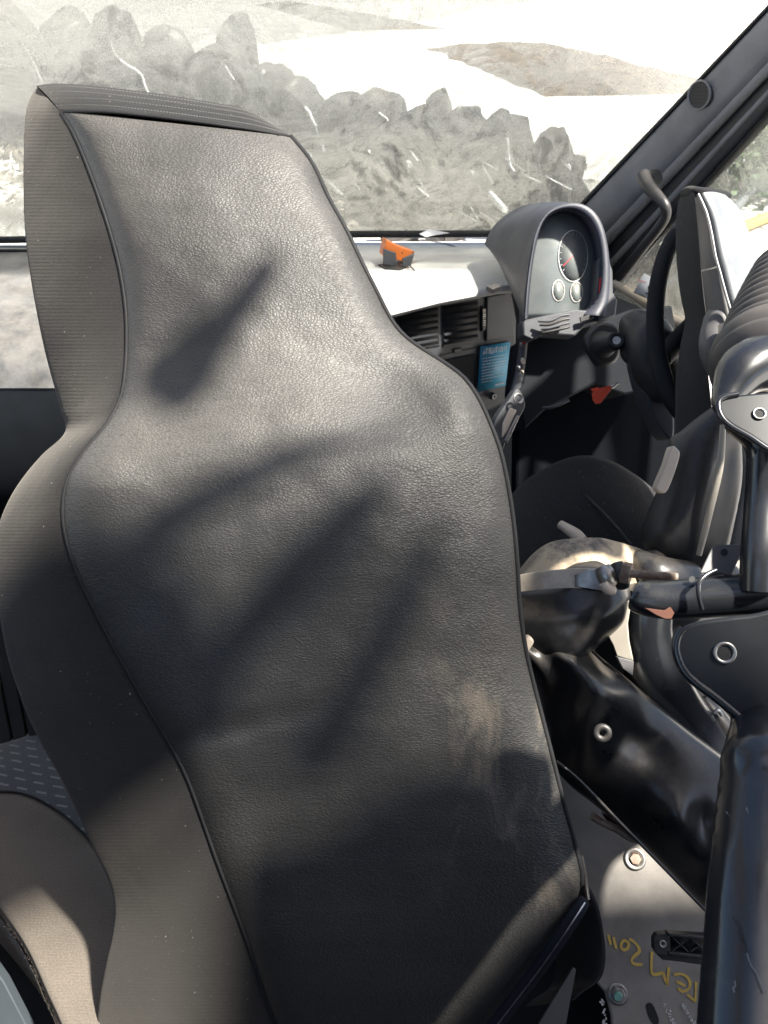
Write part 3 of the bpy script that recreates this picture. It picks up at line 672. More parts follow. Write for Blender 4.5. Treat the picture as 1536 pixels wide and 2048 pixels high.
# instrument cluster: hood shell and lens
cl_n = -(FW + RT*-.10 + UP*.05); cl_n.normalize()
C0 = P(1130, 530, 1.72)
def CL(x, y, l=0.0): return onp(x, y, C0+cl_n*l, cl_n)
outer = crs([(1046, 640), (1050, 580), (1058, 520), (1070, 465), (1090, 428), (1120, 410), (1155, 406), (1185, 420), (1205, 450), (1216, 495), (1220, 545), (1217, 600), (1210, 632)], 4)
inner = crs([(1056, 636), (1060, 580), (1067, 520), (1078, 470), (1094, 440), (1118, 427), (1150, 432), (1172, 455), (1185, 490), (1189, 530), (1184, 580), (1172, 612), (1150, 628)], 4)
n_ = len(outer)
V = [CL(*p, .045) for p in outer] + [CL(p[0]*.6+q[0]*.4, p[1]*.6+q[1]*.4, .055) for p, q in zip(outer, inner)] + [CL(*q, 0) for q in inner]
Fc = [[j*n_+i, j*n_+i+1, (j+1)*n_+i+1, (j+1)*n_+i] for j in range(2) for i in range(n_-1)]
hood = mk('cluster_hood', V, Fc, HOODM, db)
# hood shell sweeping back down to the dash top
back = crs([(985, 500), (970, 490), (972, 480), (985, 455), (1005, 435), (1030, 418), (1060, 408), (1100, 405), (1140, 408), (1170, 430), (1190, 470), (1200, 540), (1200, 610)], 4)
V = []; K = 8
for k_ in range(K+1):
    s = k_/K
    for p, q in zip(outer, back):
        x = p[0]*(1-s)+q[0]*s; y = p[1]*(1-s)+q[1]*s - 10*math.sin(s*math.pi)*(1 if y else 1)*.4
        V.append(P(x, y, (CL(*p, .045)-CAM).dot(FW)*(1-s)+1.98*s))
Fc = [[j*n_+i, j*n_+i+1, (j+1)*n_+i+1, (j+1)*n_+i] for j in range(K) for i in range(n_-1)]
mk('hood_shell', V, Fc, HOODM, db, sub=1)
lens = prism('cluster_lens', [CL(*q, 0) for q in inner], .01, cl_n, LENS, db, 0)
SHELS2 = plain('dial_print', (.33, .34, .34), .5)
def gauge(cx, cy, rx, ry, ticks, red):
    g = prism('gauge', [CL(cx+rx*math.cos(a), cy+ry*math.sin(a), .0012) for a in [i*math.pi/18 for i in range(36)]], .0008, cl_n, plain('gauge_face', (.15, .17, .17), .35, dust=.5) if 'gauge_face' not in bpy.data.materials else bpy.data.materials['gauge_face'], lens, 0)
    stroke('dial_rim', [CL(cx+rx*math.cos(a), cy+ry*math.sin(a), .002) for a in [i*math.pi/18 for i in range(37)]], .002, cl_n, METAL, g)
    for i in range(ticks):
        a = R(140+260*i/(ticks-1)); stroke('tick', [CL(cx+rx*f*math.cos(a), cy+ry*f*math.sin(a), .002) for f in (.80, .92)], .0014, cl_n, SHELS2, g)
    if red: stroke('needle', [CL(cx, cy, .003), CL(cx-rx*.7, cy+ry*.4, .003)], .0015, cl_n, REDB, g)
gauge(1146, 512, 29, 51, 17, True); gauge(1117, 581, 12, 21, 7, False); gauge(1153, 584, 12, 20, 7, False)
# hazard switch strip at the right of the hood
pprism('switch_panel', [(1196, 520), (1204, 511), (1217, 514), (1226, 540), (1227, 585), (1236, 600), (1232, 632), (1212, 640), (1196, 642), (1192, 590)], 1.69, .05, DASH, db, n=cl_n, bevel=.004)
pprism('hazard_button', [(1200, 556), (1209, 553), (1208, 585), (1199, 588)], 1.683, .008, REDB, db, n=cl_n, bevel=.001)
pprism('switch_button', [(1203, 520), (1211, 516), (1211, 546), (1203, 550)], 1.683, .006, METAL, db, n=cl_n, bevel=.001)
# ledge under the cluster with slots
pprism('ledge', [(1046, 640), (1150, 618), (1190, 622), (1212, 628), (1212, 640), (1170, 652), (1150, 672), (1090, 668), (1064, 680), (1046, 672)], 1.70, .05, DASH, db, n=cl_n, bevel=.004)
for i in range(4):
    ptube('ledge_slot', [(1076+i*3, 642+i*8, 1.675, .003), (1100, 642+i*7, 1.672, .0035), (1122+i*3, 632+i*8, 1.672, .003), (1138, 630+i*8, 1.675, .003)], BLKP if i % 2 else DASH, db, 4, 8)
pprism('ledge_switch', [(1160, 634), (1185, 628), (1188, 636), (1162, 644)], 1.685, .006, BLKP, db, n=cl_n, bevel=.001)
# lower driver panel
pprism('lower_panel', [(1046, 676), (1100, 662), (1180, 648), (1262, 618), (1345, 610), (1360, 700), (1330, 770), (1250, 790), (1190, 768), (1130, 800), (1090, 820), (1048, 860), (1034, 780)], 1.80, .12, DASHD, db, n=cl_n, bevel=.006)
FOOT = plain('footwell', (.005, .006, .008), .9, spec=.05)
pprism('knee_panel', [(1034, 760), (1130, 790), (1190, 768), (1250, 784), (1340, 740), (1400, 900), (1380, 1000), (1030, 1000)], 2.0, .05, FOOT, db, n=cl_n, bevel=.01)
ptube('panel_pull', [(1085, 815, 1.74, .003), (1105, 814, 1.73, .004), (1138, 800, 1.73, .004)], DASH, db, 5, 8)
# ignition / stalk block
pprism('stalk_surround', [(1176, 668), (1200, 645), (1232, 650), (1242, 670), (1240, 710), (1225, 728), (1200, 730), (1186, 712), (1174, 690)], 1.66, .03, BLKP, db, n=cl_n, bevel=.006, curve=True)
st_ = ptube('ignition_barrel', [(1205, 690, 1.66, .03), (1215, 687, 1.62, .022), (1232, 682, 1.585, .019)], BLKP, db, 4, 20)
ring('ignition_ring', P(1233, 681, 1.58), -(FW+RT*.2), .0165, .008, .004, PIPE, st_)
mk('key_cap', disc(P(1233, 681, 1.578), -(FW+RT*.2), .009, 16), [list(range(16))], METAL, st_)

# steering column and wheel
sw_ = thing('steering_wheel', 'black steering wheel with worn rim, left side showing past the driver seat', 'steering wheel', P(1410, 700, 1.5))
blob('column_cowl', [[(1275, 655, 1.60, .038), (1300, 680, 1.56, .05), (1310, 730, 1.56, .05), (1330, 770, 1.55, .04)], [(1265, 650, 1.62, .03), (1272, 700, 1.6, .035)]], BLKP, sw_, .005, 10)
rc = P(1398, 640, 1.42)
rim = []
for i in range(49):
    a = 2*math.pi*i/48; rim.append((1404+94*math.cos(a), 640+205*math.sin(a)*1.0, 1.46-.10*math.sin(a), .0165))
tube('wheel_rim', [(P(a, b, c), r) for a, b, c, r in rim], DASHD, sw_, 16, cap=False)
ptube('wheel_spoke', [(1322, 720, 1.44, .018), (1350, 690, 1.50, .022), (1390, 660, 1.52, .03)], DASHD, sw_, 5)
pprism('column_boot', [(1276, 700), (1320, 715), (1340, 760), (1348, 830), (1345, 880), (1318, 850), (1290, 780)], 1.56, .06, DASH, sw_, n=cl_n, bevel=.01, curve=True)
tg = thing('key_tag', 'small orange red key tag hanging under the steering column', 'key tag', P(1205, 785, 1.6))
pprism('tag_flap', [(1184, 786), (1200, 776), (1224, 770), (1222, 780), (1202, 806), (1192, 808), (1186, 800)], 1.60, .003, TAG, tg, bevel=.0005)
pprism('tag_flap', [(1181, 778), (1196, 774), (1200, 778), (1186, 783)], 1.607, .003, TAG, tg, bevel=.0005)
ptube('key_blade', [(1222, 775, 1.6, .004), (1236, 765, 1.6, .003)], METAL, tg, 3, 8)

# orange sensor block on the dash top
dv = thing('dash_device', 'small orange and grey box on a foot on the dashboard top', 'device', T(795, 535))
dn_ = Vector((.25, -1, .1)).normalized(); dd = (T(790, 536)-CAM).dot(FW)
pprism('orange_shell', [(773, 479), (795, 491), (830, 504), (822, 527), (800, 522), (766, 512)], dd, .045, ORG, dv, n=dn_, bevel=.002)
pprism('grey_front', [(768, 498), (792, 506), (794, 536), (768, 528)], dd-.012, .012, DASH, dv, n=dn_, bevel=.001)
pprism('grey_end', [(806, 518), (829, 508), (822, 532), (806, 534)], dd-.012, .012, DASH, dv, n=dn_, bevel=.001)
pprism('foot', [(756, 528), (790, 526), (812, 533), (800, 538), (770, 536)], dd-.0, .006, BLKP, dv, n=Vector((0, 0, 1)), bevel=.001)
mk('screw', disc(P(804, 511, dd-.004)-FW*.02, -FW, .0022, 8), [list(range(8))], PIPE, dv)
tube('cable', [(P(a, b, dd-.02), .0018) for a, b in crs([(818, 530), (828, 540), (836, 551), (840, 556)], 4)], PIPE, dv, 6)
# curled dry leaf or wrapper by the glass
lf = mk('paper_scrap', [P(838, 468, 2.02), P(858, 458, 2.02), P(872, 470, 2.03), P(852, 474, 2.0), P(900, 466, 2.05)], [[0, 1, 3], [1, 2, 3], [1, 4, 2]], WHT)
setp(lf, 'crumpled pale scrap of film lying at the foot of the windscreen', 'scrap')

def g2_(x, y): return -math.exp(-((x-1150)/60)**2-((y-1000)/60)**2)
# ------------------------------------------------------------------ driver seat
ds = thing('driver_seat', 'dark driver seat with scratched grey plastic back shell on the right', 'seat', P(1430, 900, 1.3))
def band(name, rows, m, parent, uvs=1.0, sub=1, close=False):
    """rows: list of lists of (x, y, depth); smooth surface through them"""
    V = [P(*p) for r_ in rows for p in r_]; k = len(rows[0]); Fc = []; uv = []
    for i in range(len(rows)):
        for j in range(k): uv.append((rows[i][j][0]*.9/F*uvs, (2048-rows[i][j][1])*.9/F*uvs))
    for i in range(len(rows)-1):
        for j in range(k-1 if not close else k): Fc.append([i*k+j, i*k+(j+1) % k, (i+1)*k+(j+1) % k, (i+1)*k+j])
    return mk(name, V, Fc, m, parent, sub=sub, uv=uv, normals=True)
D = 1.18
# front fabric cover, seen from its left flank
A_ = crs([(1366, 380), (1352, 410), (1347, 470), (1350, 540), (1358, 600), (1366, 640), (1356, 690), (1346, 760), (1345, 830), (1340, 900), (1325, 960), (1300, 1040), (1280, 1100)], 4)
B_ = crs([(1390, 386), (1393, 410), (1398, 470), (1402, 540), (1408, 600), (1414, 650), (1412, 700), (1418, 760), (1425, 830), (1430, 900), (1432, 960), (1420, 1040), (1400, 1100)], 4)
rows = []
for a, b in zip(A_, B_):
    r_ = [(a[0]+70, a[1]-4, D+.34), (a[0]+20, a[1]-2, D+.24)]
    for s in (0, .15, .35, .6, .85, 1): r_.append((a[0]+(b[0]-a[0])*s, a[1]+(b[1]-a[1])*s, D+.16-.16*s - .02*math.sin(s*math.pi)))
    rows.append(r_)
band('side_cover', rows, FABK, ds)
# top roll
ptube('top_roll', [(1368, 386, D+.14, .007), (1380, 382, D+.07, .008), (1400, 385, D+.03, .008), (1440, 388, D+.05, .007), (1458, 392, D+.06, .005)], FABK, ds)
# shell: side strip in three pieces, and the back panel
def shellside(name, y0, y1, m):
    L1 = crs([(1388, 386), (1395, 470), (1401, 540), (1409, 610), (1415, 660), (1420, 740), (1428, 820), (1436, 900)], 4)
    L2 = crs([(1396, 388), (1418, 440), (1428, 500), (1445, 560), (1458, 620), (1466, 660), (1462, 740), (1460, 820), (1456, 900)], 4)[:len(L1)]
    def at(L, y):
        for i in range(len(L)-1):
            if L[i][1] <= y <= L[i+1][1]:
                t = (y-L[i][1])/max(1e-6, L[i+1][1]-L[i][1]); return L[i][0]+(L[i+1][0]-L[i][0])*t
        return L[-1][0]
    rows = []
    for i in range(13):
        y = y0+(y1-y0)*i/12; a = at(L1, y); b = at(L2, y)
        rows.append([(a+4, y+6, D+.06), (a, y+5, D-.01), (a+(b-a)*.3, y+3, D-.030), (a+(b-a)*.7, y, D-.045), (b-1, y-4, D-.055), (b+2, y-4, D-.04)])
    band(name, rows, m, ds)
shellside('shell_side', 392, 535, SHELS); shellside('shell_side', 538, 662, SHELS); shellside('shell_side', 762, 900, SHELS)
E1 = crs([(1396, 388), (1418, 440), (1428, 500), (1440, 545), (1452, 590), (1464, 630), (1478, 680), (1485, 740)], 4)
E2 = crs([(1452, 390), (1480, 420), (1500, 470), (1518, 520), (1530, 570), (1545, 620), (1560, 680), (1570, 740)], 4)
rows = []
for i, (a, b) in enumerate(zip(E1, E2)):
    r_ = []
    for s in (0, .04, .2, .4, .6, .8, .96, 1):
        r_.append((a[0]+(b[0]-a[0])*s, a[1]+(b[1]-a[1])*s - 6*math.sin(s*math.pi), D-.055+.10*s**2-.015*math.sin(s*math.pi)+(.02 if s in (0, 1) else 0) + .004*noise.noise(Vector((s*3, i*.2, 0)))))
    rows.append(r_)
band('shell_back', rows, SHELL, ds)
ptube('shell_edge', [(x, y, D-.06, .0022) for x, y in E1[::3]], METAL, ds, 2, 8)
# recliner cap and pivot
blob('recliner_cap', [[(1436, 640, D-.02, .022), (1432, 690, D-.03, .026), (1438, 735, D-.03, .02)], [(1440, 640, D-.03, .02), (1456, 665, D-.03, .02), (1452, 700, D-.03, .018)]], SHELS, ds, .004, 8)
ptube('cap_rim', [(1446, 650, D-.065, .007), (1449, 690, D-.07, .008), (1446, 728, D-.06, .005)], CREAM, ds, 4, 10)
# lower side shield with handle
blob('side_shield', [[(1448, 840, D-.05, .028), (1400, 900, D-.04, .04), (1385, 980, D-.02, .05), (1360, 1070, D, .06)], [(1440, 860, D-.04, .03), (1430, 960, D-.02, .04), (1400, 1080, D, .045)], [(1352, 880, D-.03, .012), (1365, 910, D-.04, .02)]], BLKP, ds, .006, 10)
pprism('recline_handle', [(1343, 893), (1356, 898), (1360, 912), (1345, 960), (1332, 985), (1318, 983), (1313, 972), (1330, 930)], D-.09, .018, CREAM, ds, bevel=.004, curve=True)
ptube('trim_edge', [(1446, 850, D-.09, .004), (1440, 930, D-.09, .005), (1420, 1020, D-.08, .005), (1398, 1110, D-.06, .004)], BEI, ds, 6, 10)
ptube('belt_guide', [(1470, 880, D-.02, .02), (1476, 960, D, .022), (1455, 1050, D+.02, .03), (1440, 1110, D+.03, .03)], PILD, ds, 6)
ct = crs([(1010, 1010), (1035, 972), (1080, 938), (1130, 914), (1175, 908), (1225, 920), (1275, 950), (1320, 985), (1370, 1010)], 4)
cb = crs([(1000, 1090), (1020, 1120), (1060, 1135), (1110, 1140), (1160, 1142), (1210, 1145), (1260, 1150), (1310, 1160), (1360, 1170)], 4)
rows_q = []
for a, b in zip(ct, cb):
    r_ = [(a[0]+6, a[1]+30, 1.78), (a[0]+2, a[1]+4, 1.68)]
    for s_ in (0, .08, .2, .35, .5, .65, .8, 1): r_.append((a[0]+(b[0]-a[0])*s_, a[1]+(b[1]-a[1])*s_, 1.64-.24*s_-.02*math.sin(s_*math.pi)+.012*g2_(a[0]+(b[0]-a[0])*s_, a[1]+(b[1]-a[1])*s_)))
    rows_q.append(r_)
band('seat_cushion', rows_q, FABK, ds, sub=1)
ptube('cushion_seam', [(1085, 945, 1.625, .003), (1150, 975, 1.56, .003), (1210, 1030, 1.475, .003), (1262, 1090, 1.42, .003)], PIPE, ds, 6, 8)
ptube('belt_buckle', [(1120, 1048, 1.27, .007), (1150, 1068, 1.25, .010), (1165, 1082, 1.24, .009)], CREAM, ds, 4, 10)
# beige panel of the door pillar behind the seat
bp = thing('door_pillar_trim', 'beige grey trim panel between the driver seat and the frame tubes', 'trim panel', P(1500, 1000, 1.5))
pprism('trim_panel', [(1470, 840), (1700, 820), (1700, 1180), (1430, 1180), (1448, 1100)], 1.5, .03, BEI, bp, bevel=.004)
pprism('seam_strip', [(1502, 840), (1510, 840), (1500, 1160), (1490, 1160)], 1.49, .006, PILD, bp, bevel=.001)
bb = thing('belt_anchor', 'rusty belt anchor bolt and stem on the beige trim panel', 'bolt', P(1500, 1020, 1.45))
ptube('stem', [(1446, 1076, 1.42, .006), (1475, 1048, 1.42, .008), (1490, 1035, 1.42, .009)], RUST, bb, 4, 10)
ptube('bolt_head', [(1490, 1035, 1.42, .013), (1503, 1018, 1.40, .014)], RUST, bb, 4, 6)

# ------------------------------------------------------------------ passenger seat (foreground)
ps = thing('passenger_seat', 'tall black leather backed passenger seat with grey fabric sides in the foreground', 'seat', P(600, 1900, .95))
ROW = [((122, 225), (580, 273), (72, 172)), ((150, 272), (622, 325), (52, 212)), ((180, 345), (655, 395), (46, 290)), ((205, 415), (690, 458), (45, 385)), ((228, 490), (722, 525), (49, 480)),
       ((243, 555), (750, 580), (60, 562)), ((252, 625), (778, 635), (73, 635)), ((253, 690), (805, 670), (88, 705)), ((250, 745), (840, 697), (104, 765)), ((240, 798), (888, 727), (121, 822)),
       ((212, 850), (928, 758), (128, 866)), ((172, 898), (957, 800), (84, 908)), ((142, 942), (980, 850), (42, 958)), ((128, 985), (1000, 905), (12, 1008)), ((126, 1040), (1015, 975), (-8, 1065)),
       ((138, 1100), (1026, 1050), (-12, 1135)), ((165, 1170), (1033, 1130), (-5, 1215)), ((205, 1250), (1038, 1215), (12, 1312)), ((245, 1325), (1050, 1300), (42, 1405)), ((290, 1405), (1070, 1385), (80, 1490)),
       ((335, 1480), (1092, 1470), (120, 1560)), ((372, 1550), (1112, 1550), (152, 1628)), ((402, 1630), (1132, 1628), (186, 1702)), ((430, 1710), (1150, 1695), (213, 1757)), ((458, 1785), (1162, 1768), (226, 1812)),
       ((490, 1870), (1128, 1860), (221, 1870)), ((512, 1935), (1085, 1925), (208, 1930)), ((532, 1995), (1040, 1990), (197, 1990)), ((555, 2055), (1000, 2050), (190, 2050)), ((580, 2125), (955, 2120), (184, 2120)), ((600, 2190), (920, 2190), (180, 2190))]
NR = 5
LL = crs([r[0] for r in ROW], NR); RR = crs([r[1] for r in ROW], NR); SS = crs([r[2] for r in ROW], NR); N = len(LL)
def D0(i):
    t = i/(N-1)
    return [crs([(.935,), (.915,), (.905,), (.89,), (.865,), (.862,), (.875,), (.89,), (.912,), (.942,), (.98,)], 10)[min(100, int(t*100))][0]][0]
d0 = [D0(i) for i in range(N)]
d0 = [sum(d0[max(0, i-2):i+3])/len(d0[max(0, i-2):i+3]) for i in range(N)]
def g2(x, y, cx, cy, sx, sy, rot=0):
    c, s = math.cos(rot), math.sin(rot); a = ((x-cx)*c+(y-cy)*s)/sx; b = (-(x-cx)*s+(y-cy)*c)/sy; return math.exp(-a*a-b*b)
def dpan(i, u, x, y):
    e = abs(2*u-1)
    d = d0[i] + .022*(u-.4) + .012*e**2 + .020*e**12
    if i < 14: d += .012*(1-i/14)**3
    d += .016*g2(x, y, 330, 720, 90, 130, .2) + .014*g2(x, y, 800, 790, 120, 80, .5)
    d -= .008*g2(x, y, 920, 800, 60, 70) + .008*g2(x, y, 190, 960, 70, 60)
    d -= .012*g2(x, y, 600, 1000, 330, 230) + .004*g2(x, y, 560, 330, 100, 60)
    d += .004*g2(x, y, 470, 1455, 170, 22, -.25) + .003*g2(x, y, 300, 1180, 120, 30, -.9) + .004*g2(x, y, 700, 1600, 80, 200, .2)
    d += .0025*noise.noise(Vector((x*.006, y*.006, 0))) + .0012*noise.noise(Vector((x*.018, y*.018, 4)))
    return d
K = 56; rows = []
for i in range(N):
    r_ = []
    for j in range(K+1):
        u = j/K; u = .5-.5*math.cos(math.pi*u)*(.25) - .5*(1-2*u)*.75
        x = LL[i][0]+(RR[i][0]-LL[i][0])*u; y = LL[i][1]+(RR[i][1]-LL[i][1])*u
        if i < 8: y += -2*math.sin(u*math.pi)*(1-i/8)
        r_.append((x, y, dpan(i, u, x, y)))
    rows.append(r_)
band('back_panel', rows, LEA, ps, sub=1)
dl = [rows[i][0][2] for i in range(N)]; dr = [rows[i][-1][2] for i in range(N)]
# left flank: two fabric pieces, head part and shoulder part
fr_ = []
for i in range(N):
    r_ = []
    for s in (0, .03, .12, .25, .4, .55, .7, .85, .95, 1.0):
        x = LL[i][0]+(SS[i][0]-LL[i][0])*s; y = LL[i][1]+(SS[i][1]-LL[i][1])*s
        dd_ = dl[i]+.002+.10*s**1.1-.020*math.sin(s*math.pi)**.8
        dd_ += .006*g2(x, y, 180, 850, 60, 16, -.5) - .004*g2(x, y, 150, 885, 60, 18, -.6)
        r_.append((x, y, dd_))
    x, y = SS[i]
    r_ += [(x+5, y, dl[i]+.11), (x+40, y, dl[i]+.13), ((x+RR[i][0])/2, (y+RR[i][1])/2, dl[i]+.13)]
    fr_.append(r_)
band('side_cover', fr_, FAB, ps, uvs=1)
fr2 = []
for i in range(N):
    x, y = RR[i]; a = (x-LL[i][0])
    fr2.append([(x, y, dr[i]+.001), (x-1, y, dr[i]+.02), (x-6, y, dr[i]+.07), (x-22, y, dr[i]+.11), (x-a*.15, y, dl[i]+.14), ((SS[i][0]+x)/2, (SS[i][1]+y)/2, dl[i]+.13)])
band('side_cover', fr2, FAB, ps)
# top band of ribbed black webbing
TB1 = crs([(122, 225), (160, 223), (230, 225), (340, 237), (440, 250), (520, 262), (580, 273)], 6)
TB2 = crs([(72, 170), (110, 166), (180, 170), (300, 184), (420, 203), (490, 218), (560, 258)], 6)
rows_t = []
dm = lambda x: rows[0][min(K, max(0, int((x-122)/458*K)))][2]
for a, b in zip(TB1, TB2):
    r_ = []
    for j in range(15):
        s = j/14; r_.append((a[0]+(b[0]-a[0])*s, a[1]+(b[1]-a[1])*s-3*math.sin(s*math.pi), dm(a[0])+.002+.075*s**1.3-.0022*abs(math.sin(s*math.pi*4.5))))
    r_ += [(b[0]+3, b[1]+3, dm(a[0])+.09), (b[0]+8, b[1]+20, dm(a[0])+.11), (b[0]+14, b[1]+60, dm(a[0])+.13)]
    rows_t.append(r_)
band('top_band', rows_t, BAND, ps, sub=1)
STI = plain('thread', (.10, .10, .098), .8)
random.seed(5)
for sj in (.2, .42, .65, .86):
    V, Fc = [], []
    q = [P(a[0]+(b[0]-a[0])*sj, a[1]+(b[1]-a[1])*sj-3*math.sin(sj*math.pi)-.6, dm(a[0])+.002+.075*sj**1.3-.003) for a, b in zip(TB1, TB2)]
    for i in range(len(q)-1):
        for f in range(3):
            p0 = q[i].lerp(q[i+1], (f+.15)/3); p1 = q[i].lerp(q[i+1], (f+.7)/3); s = UP*.0007
            n0 = len(V); V += [p0-s, p1-s, p1+s, p0+s]; Fc.append([n0, n0+1, n0+2, n0+3])
    o = mk('stitch_row', V, Fc, STI, ps); o['kind'] = 'stuff'
# piping cords
tube('piping', [(P(LL[i][0], LL[i][1], dl[i]-.0005), .0022) for i in range(0, N, 2)], PIPE, ps, 8)
tube('piping', [(P(RR[i][0]+1, RR[i][1], dr[i]+.001), .0034) for i in range(0, N-6*NR, 2)], PIPE, ps, 8)
tube('piping', [(P(a[0], a[1], dm(a[0])+.0), .0020) for a in TB1], PIPE, ps, 8)
# fuzz along the right seam
# zip cuff hanging from the lower right corner
zc = [(1168, 1802, .955, .0085), (1150, 1830, .945, .0095), (1120, 1875, .94, .0098), (1080, 1932, .945, .0098), (1040, 1985, .95, .0098), (990, 2050, .955, .0098), (930, 2130, .96, .0098)]
ptube('zip_cuff', zc, plain('zip_tape', (.014, .016, .022), .9, spec=.15, grain=.6, gs=900), ps, 8, 14, flat=(FW, .45))
zq = crs(zc, 14)
for i in range(0, len(zq)-1, 1):
    a = P(zq[i][0]+2, zq[i][1]+1, zq[i][2]-.0052); s = (RT*.75-UP*.35)*.0016; t = (P(*zq[i+1][:3])-P(*zq[i][:3])).normalized()*.0012
o = stroke('zip_teeth', [P(z[0]+2, z[1]+2, z[2]-.0055) for z in zq], .0022, -FW, METAL, ps)
# metal frame edge under the cover at the corner
ptube('frame_edge', [(1162, 1712, 1.0, .003), (1170, 1760, 1.0, .003), (1176, 1800, .99, .003)], GLOSS, ps, 4, 8)

# cushion of the passenger seat
cz = 1.53
def CU(x, y, dz=0): return G(x, y, cz+dz)
def cush(name, pts, m, hfun, nx=26, ny=26, quad=None):
    (a, b, c, d_) = quad; V, Fc, uv = [], [], []
    for i in range(ny+1):
        for j in range(nx+1):
            u, v = j/nx, i/ny
            x = (a[0]*(1-u)+b[0]*u)*(1-v)+(d_[0]*(1-u)+c[0]*u)*v; y = (a[1]*(1-u)+b[1]*u)*(1-v)+(d_[1]*(1-u)+c[1]*u)*v
            p = CU(x, y, hfun(u, v)); V.append(p); uv.append((p.x, p.y))
    for i in range(ny):
        for j in range(nx): Fc.append([i*(nx+1)+j, i*(nx+1)+j+1, (i+1)*(nx+1)+j+1, (i+1)*(nx+1)+j])
    return mk(name, V, Fc, m, ps, uv=uv)
seam = crs([(-260, 1640), (-120, 1590), (0, 1583), (60, 1592), (120, 1625), (160, 1660), (195, 1700), (260, 1790)], 6)
far = crs([(-260, 1640-80), (-120, 1500), (0, 1484), (80, 1448), (140, 1425), (220, 1395), (300, 1360), (420, 1330)], 6)
V, Fc, uv = [], [], []
k = len(seam)
for i in range(13):
    s = i/12
    for a, b in zip(seam, far):
        p = CU(a[0]+(b[0]-a[0])*s, a[1]+(b[1]-a[1])*s, .006*math.sin(s*math.pi)-(.02 if i == 12 else 0)); V.append(p); uv.append((p.x, p.y))
for i in range(12):
    for j in range(k-1): Fc.append([i*k+j, i*k+j+1, (i+1)*k+j+1, (i+1)*k+j])
mk('cushion_centre', V, Fc, FABD, ps, uv=uv)
near = crs([(-420, 1500), (-200, 1600), (-60, 1740), (10, 1825), (60, 1900), (110, 2010), (160, 2100), (330, 2300)], 6)
V, Fc, uv = [], [], []
for i in range(19):
    s = i/18
    for a, b in zip(seam, near):
        z = .020*math.sin(min(1, s*1.3)*math.pi*.5)*math.sin(math.pi*(1-s*.55))-(.006 if i == 0 else 0)
        p = CU(a[0]+(b[0]-a[0])*s, a[1]+(b[1]-a[1])*s, z); V.append(p); uv.append((p.x, p.y))
for q in range(1, 7):      # roll over and side wall
    for b in near:
        p = CU(b[0], b[1], 0); a_ = q/6*math.pi/2
        p = p+Vector((-.006*math.sin(a_), -.003*math.sin(a_), -.010*(1-math.cos(a_))-.03*(q > 3)*(q-3))); V.append(p); uv.append((p.x, p.y+p.z))
for i in range(24):
    for j in range(k-1): Fc.append([i*k+j, i*k+j+1, (i+1)*k+j+1, (i+1)*k+j])
mk('cushion_bolster', V, Fc, FABC, ps, uv=uv)
tube('cushion_seam', [(CU(a[0], a[1], .0), .0022) for a in seam], PIPE, ps, 6)
RAIL = plain('rail_paint', (.04, .05, .06), .75)
FABS = m_fabric('side_fabric', (.05, .044, .040))
# cushion side below the worn edge, pale rail
V, Fc = [], []
for b in near:
    p = CU(b[0], b[1], 0); V += [p+Vector((-.008, -.004, -.012)), p+Vector((-.012, -.006, -.25))]
for j in range(k-1): Fc.append([2*j, 2*j+1, 2*j+3, 2*j+2])
mk('cushion_side', V, Fc, FABS, ps)
pprism('seat_base_trim', [(-200, 1760), (-20, 1925), (8, 1965), (78, 2100), (-200, 2100)], 1.2, .02, RAIL, ps, bevel=.002)
# worn fluff along the cushion edge
V, Fc = [], []
random.seed(11)
ne = [p for p in near if -10 < p[0] < 170]
for i in range(900):
    t = random.random()*(len(ne)-1); j = int(t); a = ne[j]; b = ne[min(j+1, len(ne)-1)]
    x = a[0]+(b[0]-a[0])*(t-j); y = a[1]+(b[1]-a[1])*(t-j)
    p = CU(x, y, .002)+Vector((random.gauss(-.004, .003), random.gauss(0, .003), random.gauss(-.004, .003)))
    e = Vector((random.gauss(-.4, .5), random.gauss(-.2, .5), random.gauss(.2, .5))).normalized()*random.uniform(.001, .004)
    s = e.orthogonal().normalized()*.00025; n0 = len(V); V += [p-s, p+s, p+e]; Fc.append([n0, n0+1, n0+2])
o = mk('worn_fluff', V, Fc, m_fabric('fluff', (.15, .125, .115), sheen=.2), ps); o['kind'] = 'stuff'
# door card left with ribbed carpet
dc = thing('door_carpet', 'black ribbed carpet panel beside the passenger cushion at the left', 'carpet', P(0, 1380, 1.5))
for i in range(9):
    pprism('carpet_rib', [(-160+i*32, 1180), (-136+i*32, 1180), (-60+i*32, 1560), (-86+i*32, 1560)], 1.5, .01, CARP, dc, bevel=.002)
pprism('carpet_back', [(-260, 1150), (240, 1150), (300, 1620), (-260, 1620)], 1.52, .01, CARP, dc, bevel=0)

# ------------------------------------------------------------------ black ducts, clamp, frame tubes
du = thing('air_duct', 'glossy black moulded air duct with dusty top behind the passenger seat', 'air duct', P(1150, 1300, 1.05))
